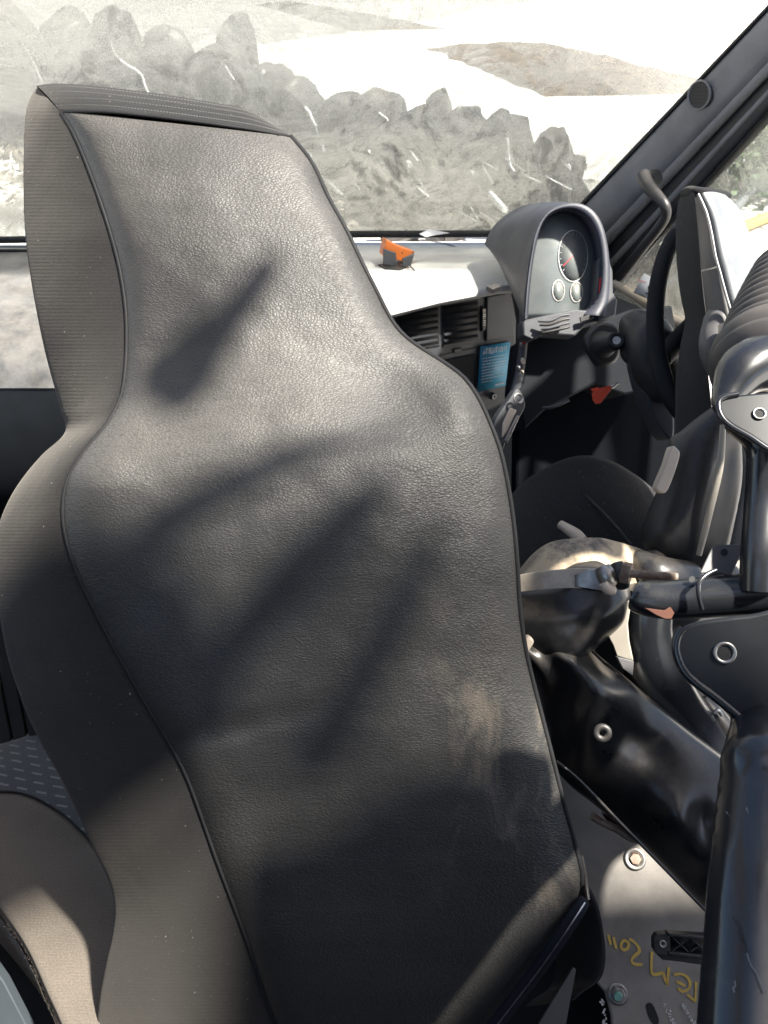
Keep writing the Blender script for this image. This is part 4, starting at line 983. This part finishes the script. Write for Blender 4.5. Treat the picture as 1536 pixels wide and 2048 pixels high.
# top box
TOP = [(1000, 1190), (1030, 1150), (1060, 1115), (1100, 1084), (1160, 1073), (1215, 1078), (1270, 1092), (1298, 1106), (1312, 1128), (1300, 1160), (1240, 1185), (1150, 1180)]
V, Fc = [], []
def loftp(name, secs, m, parent, sub=1, cap=True):
    """secs: closed photo outlines of equal length, each point (x, y, depth)"""
    V = [P(*p) for s in secs for p in s]; k = len(secs[0]); Fc = []
    for i in range(len(secs)-1):
        for j in range(k): Fc.append([i*k+j, i*k+(j+1) % k, (i+1)*k+(j+1) % k, (i+1)*k+j])
    if cap: Fc += [list(range(k)), [(len(secs)-1)*k+j for j in range(k)][::-1]]
    return mk(name, V, Fc, m, parent, sub=sub)
cols = [((990, 1200), (985, 1205), 1.06), ((1020, 1165), (1015, 1200), 1.04), ((1040, 1138), (1045, 1196), 1.03), ((1065, 1108), (1080, 1194), 1.02), ((1098, 1085), (1115, 1192), 1.01), ((1140, 1077), (1150, 1192), 1.005),
        ((1195, 1075), (1180, 1194), 1.0), ((1222, 1080), (1200, 1196), 1.005), ((1262, 1091), (1235, 1200), 1.03), ((1296, 1105), (1275, 1204), 1.07), ((1314, 1128), (1305, 1208), 1.11), ((1350, 1160), (1340, 1212), 1.15)]
rows_d = []
for q_ in crs([(*c[0], *c[1], c[2]) for c in cols], 3):
    a, b, d = q_[:2], q_[2:4], q_[4]
    r_ = [(a[0]+2, a[1]+14, d+.22), (a[0], a[1]+2, d+.10), (a[0], a[1], d+.09)]
    for s_ in (0, .04, .12, .3, .5, .7, .85, .95, 1): r_.append((a[0]+(b[0]-a[0])*s_, a[1]+(b[1]-a[1])*s_, d+.085*(1-s_)))
    r_ += [(b[0], b[1]+4, d+.04), (b[0], b[1]+4, d+.2)]
    rows_d.append(r_)
band('duct_body', rows_d, DUSTY, du, sub=2)
blob('duct_elbow', [[(1020, 1230, 1.06, .05), (1080, 1230, 1.05, .055), (1150, 1220, 1.03, .055), (1180, 1200, 1.03, .055)], [(1180, 1200, 1.03, .05), (1140, 1260, 1.02, .04), (1090, 1285, 1.04, .03)]], GLOSS, du, .004, 8)
blob('duct_shoulder', [[(1300, 1125, 1.15, .02), (1350, 1130, 1.18, .025), (1395, 1125, 1.2, .028)], [(1280, 1125, 1.12, .02), (1310, 1150, 1.1, .03), (1370, 1160, 1.12, .03)], [(1395, 1125, 1.2, .028), (1450, 1160, 1.2, .03)]], GLOSS, du, .004, 10)
# clamp strap
def surfstrip(name, top_, bot, dep, th, m, parent, bulge=.012):
    T_ = crs(top_, 5); B_2 = crs(bot, 5); n_ = min(len(T_), len(B_2)); V, Fc = [], []
    for i in range(n_):
        u = i/(n_-1); d = dep[0]*(1-u)+dep[1]*u-bulge*math.sin(u*math.pi)
        a = P(T_[i][0], T_[i][1], d); b = P(B_2[i][0], B_2[i][1], d); V += [a, b, b+FW*th, a+FW*th]
    for i in range(n_-1):
        for j in range(4): Fc.append([4*i+j, 4*i+(j+1) % 4, 4*(i+1)+(j+1) % 4, 4*(i+1)+j])
    return mk(name, V, Fc, m, parent, bevel=.0008)
hc = thing('hose_clamp', 'steel band clamp with a long rusty threaded bolt on the black duct', 'clamp', P(1200, 1160, .99))
surfstrip('strap', [(1000, 1158), (1060, 1146), (1120, 1139), (1190, 1137), (1215, 1150)], [(1000, 1190), (1060, 1182), (1120, 1177), (1170, 1178), (1200, 1186)], (1.02, .985), .004, STRAP, hc)
surfstrip('strap_end', [(1150, 1150), (1175, 1140), (1200, 1138)], [(1150, 1173), (1180, 1178), (1230, 1186)], (.985, .975), .003, METAL, hc, .002)
ptube('trunnion', [(1205, 1135, .965, .010), (1212, 1150, .962, .012), (1220, 1168, .965, .010)], METAL, hc, 4, 14)
ptube('trunnion', [(1232, 1128, .975, .009), (1240, 1150, .970, .012), (1246, 1172, .975, .009)], GLOSS, hc, 4, 14)
ptube('trunnion_ring', [(1206, 1166, .955, .006), (1216, 1178, .955, .007), (1228, 1180, .957, .006)], CREAM, hc, 4, 10)
ptube('hex_nut', [(1244, 1144, .955, .0135), (1262, 1148, .95, .0135)], RUST, hc, 1, 6)
# threaded bolt: rings of thread
pts = []
for i in range(150):
    t = i/149; x = 1258+(1352-1258)*t; y = 1147+(1155-1147)*t
    pts.append((P(x, y, .950-.02*t), .0052 if t < .72 and t > .02 else .0056+.0006*math.sin(i*2.1)))
tube('threaded_bolt', pts, RUST, hc, 14)
ptube('bolt_tip', [(1350, 1155, .931, .0062), (1356, 1155.5, .930, .0050)], RUST, hc, 1, 14)
# falling moulded cover
cv = thing('moulded_cover', 'large glossy black moulded cover with a rubber grommet below the duct', 'cover', P(1250, 1500, 1.0))
TL = crs([(1045, 1262), (1075, 1282), (1120, 1278), (1165, 1285), (1210, 1320), (1260, 1360), (1320, 1410), (1380, 1460), (1440, 1505), (1540, 1580)], 5)
BL = crs([(1030, 1330), (1072, 1380), (1090, 1450), (1100, 1520), (1140, 1570), (1185, 1605), (1250, 1660), (1320, 1725), (1400, 1805), (1500, 1900)], 5)
rows_c = []
for i, (a, b) in enumerate(zip(TL, BL)):
    r_ = []
    for j in range(17):
        s = j/16; x = a[0]+(b[0]-a[0])*s; y = a[1]+(b[1]-a[1])*s
        d = 1.04-.05*math.sin(s*math.pi)**.8+.04*s
        d -= .045*g2(x, y, 1200, 1400, 70, 60, .6) + .03*g2(x, y, 1150, 1330, 90, 22, .75) - .03*g2(x, y, 1110, 1440, 30, 70) - .02*g2(x, y, 1270, 1480, 90, 40, .7)
        d -= .03*g2(x, y, 1360, 1650, 60, 45, .7) + .018*g2(x, y, 1398, 1715, 26, 20) - .02*g2(x, y, 1400, 1640, 20, 30)
        r_.append((x, y, d))
    r_ = [(a[0]-4, a[1]-2, 1.09)]+r_+[(b[0]+2, b[1]+3, 1.10)]
    rows_c.append(r_)
band('cover_shell', rows_c, GLOSS, cv, sub=2)
gn = -(FW+RT*.15-UP*.1).normalized(); gc = P(1205, 1466, .945)
mk('grommet', disc(gc, gn, .0115, 28)+disc(gc+gn*.003, gn, .0105, 28)+disc(gc+gn*.003, gn, .004, 28)+disc(gc-gn*.006, gn, .0036, 28), [[j*28+i, j*28+(i+1) % 28, (j+1)*28+(i+1) % 28, (j+1)*28+i] for j in range(3) for i in range(28)]+[list(range(84, 112))], BLKP, cv)
ptube('cover_lip', [(1112, 1522, 1.005, .0022), (1160, 1562, 1.0, .0022), (1240, 1645, 1.0, .0022), (1330, 1738, 1.0, .0022), (1420, 1830, 1.0, .0022)], GLOSS, cv, 6, 8)
cp_ = pprism('bolt_cap', [(1050, 1278), (1062, 1272), (1070, 1284), (1056, 1308), (1048, 1300)], .93, .02, CREAM, None, bevel=.003); cp_.name = 'plastic_clip'; setp(cp_, 'small cream plastic clip at the seat edge beside the black duct', 'plastic clip')
# rear pipe with pale flange
rp = thing('rear_pipe', 'black bent pipe with a pale cut flange behind the frame plate', 'pipe', P(1300, 1350, 1.05))
ptube('pipe_bend', [(1300, 1180, 1.05, .035), (1290, 1260, 1.06, .036), (1308, 1340, 1.08, .042), (1360, 1440, 1.12, .045), (1440, 1540, 1.15, .05)], TUBM, rp, 8, 24)
pprism('flange', [(1211, 1262), (1254, 1200), (1262, 1204), (1255, 1248), (1258, 1284), (1266, 1322), (1234, 1312), (1226, 1290)], 1.0, .008, BEI, rp, n=-(FW+RT*.4), bevel=.001)
pprism('flange', [(1234, 1314), (1268, 1322), (1266, 1352), (1246, 1338)], 1.02, .01, SHELS, rp, bevel=.001)
# black sheet standing in for the shaded recess behind everything
pprism('dark_backing', [(1160, 1150), (1560, 1150), (1600, 1700), (1280, 1560), (1220, 1420)], 1.25, .02, PIPE, rp, bevel=0)
for (x, y) in ((1408, 1418), (1436, 1425)):
    ptube('chrome_clip', [(x-8, y+2, 1.1, .003), (x, y-4, 1.1, .0035), (x+8, y+6, 1.1, .003)], METAL, rp, 4, 8)
ptube('inner_hose', [(1400, 1400, 1.13, .016), (1440, 1450, 1.12, .018), (1470, 1500, 1.12, .02)], GLOSS, rp, 5, 16)

# frame: tubes and plates
fr = thing('tube_frame', 'black tubular frame with flared bracket plates at the right edge', 'tube frame', P(1500, 1900, .65))
ptube('cross_tube', [(1272, 1190, .86, .0175), (1290, 1196, .855, .0195), (1340, 1200, .85, .0215), (1420, 1194, .84, .0225), (1560, 1184, .82, .0225), (1750, 1172, .80, .0225)], TUBM, fr, 8, 28)
ptube('tube_strap', [(1432, 1140, .818, .0022), (1412, 1150, .815, .0024), (1397, 1168, .812, .0024), (1398, 1195, .812, .0024), (1404, 1218, .815, .0026)], TUBM, fr, 5, 10)
tb = pprism('tab_bracket', [(1400, 1146), (1424, 1096), (1432, 1090), (1484, 1088), (1490, 1094), (1462, 1152), (1440, 1145)], .84, .003, SHELS, fr, n=-(FW-UP*.3), bevel=.0008)
tbn = -(FW-UP*.3).normalized()
mk('hole', disc(onp(1448, 1105, P(1443, 1115, .84), tbn)+tbn*.0006, tbn, .0045, 18, .0038), [list(range(18))], PIPE, fr)
for (x, y) in ((1294, 1172), (1384, 1158)):
    c = P(x, y, .85-.021); mk('hole', disc(c, -(FW-UP*.7), .0042, 14, .003), [list(range(14))], PIPE, fr)
b_ = pprism('rust_patch', [(1290, 1216), (1312, 1219), (1330, 1221), (1341, 1214), (1349, 1226), (1343, 1238), (1330, 1238), (1312, 1230)], .828, .003, RUSTR, fr, bevel=.0006)
# lower plate flowing into the upright tube
def plate(name, outl, d, n, m, parent, rim=.0, th=.01): return pprism(name, outl, d, th, m, parent, n=n, bevel=.003, curve=True, nseg=4)
ln = -(FW+RT*.22-UP*.02)
low = [(1352, 1300), (1354, 1275), (1366, 1256), (1392, 1245), (1430, 1238), (1500, 1230), (1580, 1226), (1600, 1350), (1600, 1530), (1520, 1478), (1484, 1440), (1430, 1392), (1390, 1362), (1365, 1335)]
plate('gusset_plate', low, .70, ln, PLTM, fr, th=.006)
loc_ = crc(low[:1]+low[1:6], 4)
p0l = P(sum(p[0] for p in low)/len(low), sum(p[1] for p in low)/len(low), .70)
tube('plate_rim', [(onp(x, y, p0l, ln.normalized())+ln.normalized()*.001, .0042) for x, y in crs([(1528, 1484), (1482, 1438), (1430, 1394), (1390, 1364), (1365, 1337), (1352, 1302), (1354, 1275), (1366, 1256)], 5)], TUBM, fr, 12)
ring('bush_ring', onp(1449, 1305, p0l, ln.normalized())+ln.normalized()*.001, ln, .0100, .003, .0016, METAL, fr)
mk('bush_hole', disc(onp(1449, 1305, p0l, ln.normalized())+ln.normalized()*.0011, ln, .0072, 24), [list(range(24))], PIPE, fr)
# upright tube with a blended shoulder
blob('upright_tube', [[(1610, 1150, .82, .030), (1585, 1300, .79, .032), (1556, 1410, .745, .034), (1528, 1520, .67, .035), (1515, 1700, .613, .0355), (1506, 1850, .58, .0355), (1497, 2050, .545, .0355), (1490, 2200, .52, .035)],
                      [(1455, 1415, .705, .004), (1480, 1440, .70, .008), (1500, 1480, .68, .02), (1518, 1530, .655, .032)]], TUBM, fr, .0035, 10)
def on_tube(x, y):
    ax = crs([(1528, 1520, .67), (1515, 1700, .613), (1506, 1850, .58), (1497, 2050, .545), (1490, 2200, .52)], 8)
    c = min(ax, key=lambda q: abs(q[1]-y)); C_ = P(*c); r = ray(x, y).normalized(); o_ = CAM - C_
    t = (P(ax[-1][0], ax[-1][1], ax[-1][2])-P(*ax[0])).normalized()
    rp = r - t*r.dot(t); op = o_ - t*o_.dot(t); a_ = rp.dot(rp); b_ = 2*rp.dot(op); c_ = op.dot(op)-.0362**2
    dsc = max(0, b_*b_-4*a_*c_); return CAM + r*((-b_-math.sqrt(dsc))/(2*a_))
random.seed(17)
for (x0, y0, x1, y1, w_) in ((1466, 1832, 1478, 1868, .0016), (1478, 1868, 1492, 1905, .0024), (1492, 1905, 1530, 1985, .0011), (1452, 1622, 1462, 1634, .0012), (1470, 1960, 1466, 1984, .0010), (1492, 1612, 1496, 1628, .0012)):
    stroke('paint_scratch', [on_tube(x0+(x1-x0)*i/6+random.gauss(0, .8), y0+(y1-y0)*i/6) for i in range(7)], w_, -FW, PIPE if w_ > .0015 else SHELL, fr, .0006)
# upper plate and arm
un = -(FW+RT*.15-UP*.30)
upl = [(1437, 808), (1446, 796), (1475, 789), (1536, 783), (1600, 778), (1600, 930), (1536, 896), (1500, 872), (1462, 850), (1442, 830)]
plate('bracket_plate', upl, .78, un, PLTM, fr, th=.010)
p0u = P(sum(p[0] for p in upl)/len(upl), sum(p[1] for p in upl)/len(upl), .78)
tube('plate_rim', [(onp(x, y, p0u, un.normalized())+un.normalized()*.001, .0032) for x, y in crs([(1600, 932), (1536, 899), (1500, 875), (1460, 852), (1441, 832), (1436, 808), (1446, 796), (1475, 789)], 5)], TUBM, fr, 10)
ring('bush_ring', onp(1518, 828, p0u, un.normalized())+un.normalized()*.001, un, .0065, .002, .0012, METAL, fr)
mk('bush_hole', disc(onp(1518, 828, p0u, un.normalized())+un.normalized()*.0012, un, .0045, 20), [list(range(20))], PIPE, fr)
blob('swan_arm', [[(1445, 812, .83, .012), (1460, 780, .84, .020), (1490, 740, .85, .03), (1540, 725, .86, .034), (1620, 730, .86, .034)], [(1470, 850, .82, .012), (1510, 880, .82, .014), (1524, 920, .82, .016), (1530, 960, .82, .017)]], TUBM, fr, .0035, 8)
ptube('post', [(1528, 900, .82, .017), (1524, 1000, .82, .0175), (1518, 1100, .81, .018), (1515, 1180, .81, .018)], TUBM, fr, 5, 24)

# ribbed bellows
be = thing('rubber_bellows', 'grey ribbed rubber bellows above the black bracket plate', 'bellows', P(1536, 700, .9))
c0 = P(1560, 740, .93); c1 = P(1585, 560, 1.02)
ax_ = (c1-c0).normalized()
pts = []
for i in range(121):
    t = i/120; r_ = .073*(1-.38*t**1.6)
    if t > .16: r_ += .0048*abs(math.sin((t-.16)*math.pi*12))
    else: r_ += .004*math.sin(t/.16*math.pi)+.006
    pts.append((c0+(c1-c0)*t*1.12, r_))
tube('bellows_sleeve', pts, RUBB, be, 64)
for i in range(3):
    pass
tube('bellows_collar', [(c0-ax_*.03, .05), (c0-ax_*.02, .068), (c0-ax_*.004, .080), (c0+ax_*.004, .080), (c0+ax_*.010, .076)], RUBB, be, 64)

# ------------------------------------------------------------------ engine tunnel plate with yellow writing
tn = Vector((-.10, -.55, .83)).normalized(); TP = P(1290, 1800, 1.22)
def TPt(x, y, l=0.0): return onp(x, y, TP+tn*l, tn)
et = thing('floor_cover', 'grey dusty floor cover plate with yellow handwriting and bolts', 'floor plate', TPt(1290, 1800))
out_ = [(1100, 1560), (1200, 1500), (1560, 1600), (1600, 2250), (1240, 2250), (1228, 2100), (1222, 2030), (1210, 1985), (1170, 1940), (1120, 1900), (1090, 1800)]
prism('cover_plate', [TPt(x, y) for x, y in out_], .012, tn, FLOORM, et, .003)
prism('raised_step', [TPt(x, y, .014) for x, y in [(1250, 1600), (1330, 1660), (1375, 1740), (1420, 1790), (1480, 1830), (1560, 1700), (1400, 1560)]], .014, tn, FLOORM, et, .006)
# writing: T G M 2 0 1 1 by hand, upside down to the camera (traced strokes)
def wr(pts, n=5): 
    q = [(960+a/2.667, 1480+b/2.667) for a, b in pts]
    stroke('handwriting', [TPt(x, y, .0008) for x, y in (crs(q, n) if len(q) > 2 else q)], .0048, tn, YEL, et)
wr([(684, 1038), (690, 1062), (697, 1092)]); wr([(712, 1050), (718, 1080), (727, 1112)])
wr([(778, 1072), (792, 1085), (788, 1108), (768, 1120), (752, 1105), (756, 1080), (770, 1068), (780, 1073)])
wr([(795, 1062), (820, 1075), (845, 1105), (848, 1130), (825, 1150), (808, 1178), (828, 1196), (866, 1196)])
wr([(918, 1128), (914, 1180), (916, 1240), (935, 1250), (962, 1245), (975, 1238)], 4); wr([(975, 1238), (985, 1270), (1000, 1308)]); wr([(1000, 1308), (1002, 1260), (1008, 1212)])
wr([(1034, 1252), (1075, 1248), (1108, 1268), (1120, 1300), (1108, 1330), (1078, 1340), (1056, 1322)]); wr([(1046, 1288), (1075, 1300), (1094, 1312)])
wr([(1152, 1290), (1150, 1340), (1148, 1396)]); wr([(1104, 1356), (1128, 1376), (1148, 1396)]); 
# bolts
def bolt(x, y, r, label, m=METAL, hexr=.6, h=.008):
    c = TPt(x, y, .001); o = thing('bolt', label, 'bolt', c)
    ring('washer', c, tn, r, r*.45, .0018, METAL, o)
    V = disc(c, tn, r*hexr, 6)+disc(c+tn*h, tn, r*hexr*.96, 6); mk('hex_head', V, [[i, (i+1) % 6, 6+(i+1) % 6, 6+i] for i in range(6)]+[list(range(6, 12))], m, o, smooth=False, bevel=.0008)
    return o, c
bolt(1270, 1718, .017, 'corroded bolt in a round washer high on the grey floor cover', RUST, .55, .006)
o, c = bolt(1236, 1988, .015, 'greenish threaded stud with nut low on the grey floor cover', METAL, .72, .010)
tube('stud', [(c+tn*.008, .0055), (c+tn*.022+RT*-.004, .0055)], plain('patina', (.2, .42, .36), .6), o, 12)
# slot and torn foam
mk('slot_hole', [TPt(x, y, .0012) for x, y in crc([(1292, 2010), (1302, 2006), (1312, 2022), (1318, 2044), (1308, 2050), (1298, 2034)], 4)], [list(range(24))], PIPE, et)
V, Fc = [], []; random.seed(9)
for (x0, y0, x1, y1, wd) in ((1205, 1998, 1212, 2055, .006), (1326, 2005, 1345, 2040, .003), (1345, 2040, 1352, 2056, .003), (1366, 2008, 1376, 2030, .003), (1376, 2030, 1392, 2050, .003)):
    for i in range(26):
        t = random.random(); p = TPt(x0+(x1-x0)*t+random.gauss(0, 2), y0+(y1-y0)*t+random.gauss(0, 2), .001+random.random()*.002)
        a = random.random()*6.28; u = tn.orthogonal().normalized(); v = tn.cross(u); r_ = wd*random.uniform(.2, .6)
        n0 = len(V); q = random.randint(3, 5)
        for z in range(q): V.append(p+(u*math.cos(a+z*6.28/q)+v*math.sin(a+z*6.28/q))*r_*random.uniform(.4, 1.2)+tn*random.random()*.001)
        Fc.append(list(range(n0, n0+q)))
o = mk('torn_flakes', V, Fc, WHT, et, smooth=False); o['kind'] = 'stuff'
# hook bracket hanging above
hk = ptube('rusty_hook', [(1184, 1632, 1.10, .006), (1205, 1645, 1.10, .0055), (1240, 1662, 1.10, .0055), (1262, 1678, 1.10, .0045), (1285, 1683, 1.10, .004)], RUST, None, 6, 10); setp(hk, 'dark rusty hook above the corroded bolt of the floor cover', 'hook')
gb = pprism('steel_loop', [(1205, 1628), (1230, 1640), (1262, 1668), (1285, 1682), (1270, 1684), (1240, 1672)], 1.12, .008, GLOSS, None, bevel=.001, curve=True); setp(gb, 'glossy black strap behind the rusty hook under the moulded cover', 'strap')
# lattice bracket
lb = thing('lattice_bracket', 'black plastic bracket with crossed ribs lying on the grey floor cover', 'bracket', TPt(1355, 1900))
tn2 = -(FW-UP*.2).normalized()
def LBp(pts, d, th, nm='rib', m=BLKP, bevel=.001): return pprism(nm, pts, d, th, m, lb, n=tn2, bevel=bevel)
LBp([(1308, 1878), (1314, 1868), (1340, 1866), (1342, 1908), (1314, 1908), (1308, 1900)], .98, .012, 'mount_pad')
LBp([(1338, 1867), (1420, 1873), (1420, 1880), (1338, 1873)], .975, .016); LBp([(1338, 1903), (1420, 1912), (1420, 1921), (1338, 1910)], .975, .016)
LBp([(1338, 1873), (1420, 1880), (1420, 1914), (1338, 1905)], .992, .003, 'back_web', PIPE, 0)
for a, b in (((1344, 1874), (1378, 1905)), ((1344, 1904), (1380, 1876)), ((1380, 1876), (1420, 1908)), ((1380, 1905), (1420, 1878))):
    LBp([(a[0], a[1]-2), (b[0], b[1]-2), (b[0], b[1]+2), (a[0], a[1]+2)], .979, .010)
LBp([(1312, 1908), (1342, 1909), (1420, 1920), (1420, 1932), (1345, 1922), (1325, 1920)], .985, .014, 'lower_flange')
ring('screw_eye', P(1325, 1887, .972), tn2, .0045, .002, .002, METAL, lb)
# dark flap and belt tail near the seat foot
fl = thing('trim_flap', 'thin black curved trim flap between the seat foot and the floor cover', 'trim flap', P(1180, 1900, 1.05))
A1 = crs([(1178, 1770), (1196, 1810), (1208, 1870), (1211, 1920), (1200, 1960), (1165, 1985), (1150, 2000)], 5)
rows_f = [[(a[0], a[1], 1.04), (a[0]-3, a[1], 1.035), (a[0]-40, a[1]+6, 1.06), (a[0]-100, a[1]+14, 1.10)] for a in A1]
band('flap_sheet', rows_f, BLKP, fl)
pprism('belt_tail', [(1146, 1936), (1152, 1940), (1130, 2060), (1070, 2060)], 1.0, .003, SHELS, None, bevel=.0005)
bpy.data.objects['belt_tail']['label'] = 'dark grey pointed belt tail hanging beside the zip cuff'; bpy.data.objects['belt_tail']['category'] = 'belt'
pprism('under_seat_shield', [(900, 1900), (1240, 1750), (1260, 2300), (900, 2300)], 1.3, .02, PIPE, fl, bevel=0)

# side window view: verge, hedge, yellow hose, post
sg = Vector((6, 9, 0))
hg = []
V, Fc = [], []; random.seed(21)
for i in range(5000):
    t = random.random(); u = random.random()
    c = G(1490, 400).lerp(G(1700, 330), t); p = Vector((c.x+random.gauss(0, .5), c.y+random.gauss(0, .5), abs(random.gauss(.0, .7))))
    a = Vector((random.gauss(0, 1), random.gauss(0, 1), random.gauss(0, 1))).normalized()*.09; b = a.orthogonal().normalized()*.05
    n0 = len(V); V += [p-a, p+b, p+a, p-b]; Fc.append([n0, n0+1, n0+2, n0+3])
o = mk('hedge', V, Fc, GRNM, smooth=False); setp(o, 'dark green hedge seen through the side window', 'hedge')
a = G(1480, 470); b = G(1600, 420)
o = tube('yellow_hose', [(a+Vector((0, 0, .1)), .07), (b+Vector((0, 0, .1)), .07)], YEL, seg=10); setp(o, 'yellow hose on the ground outside the side window', 'hose')
o = tube('grey_pole', [(G(1440, 470)+Vector((0, 0, .15)), .06), (G(1600, 280)+Vector((0, 0, .15)), .06)], SHELL, seg=10); setp(o, 'long grey pole lying outside beyond the side window', 'pole')
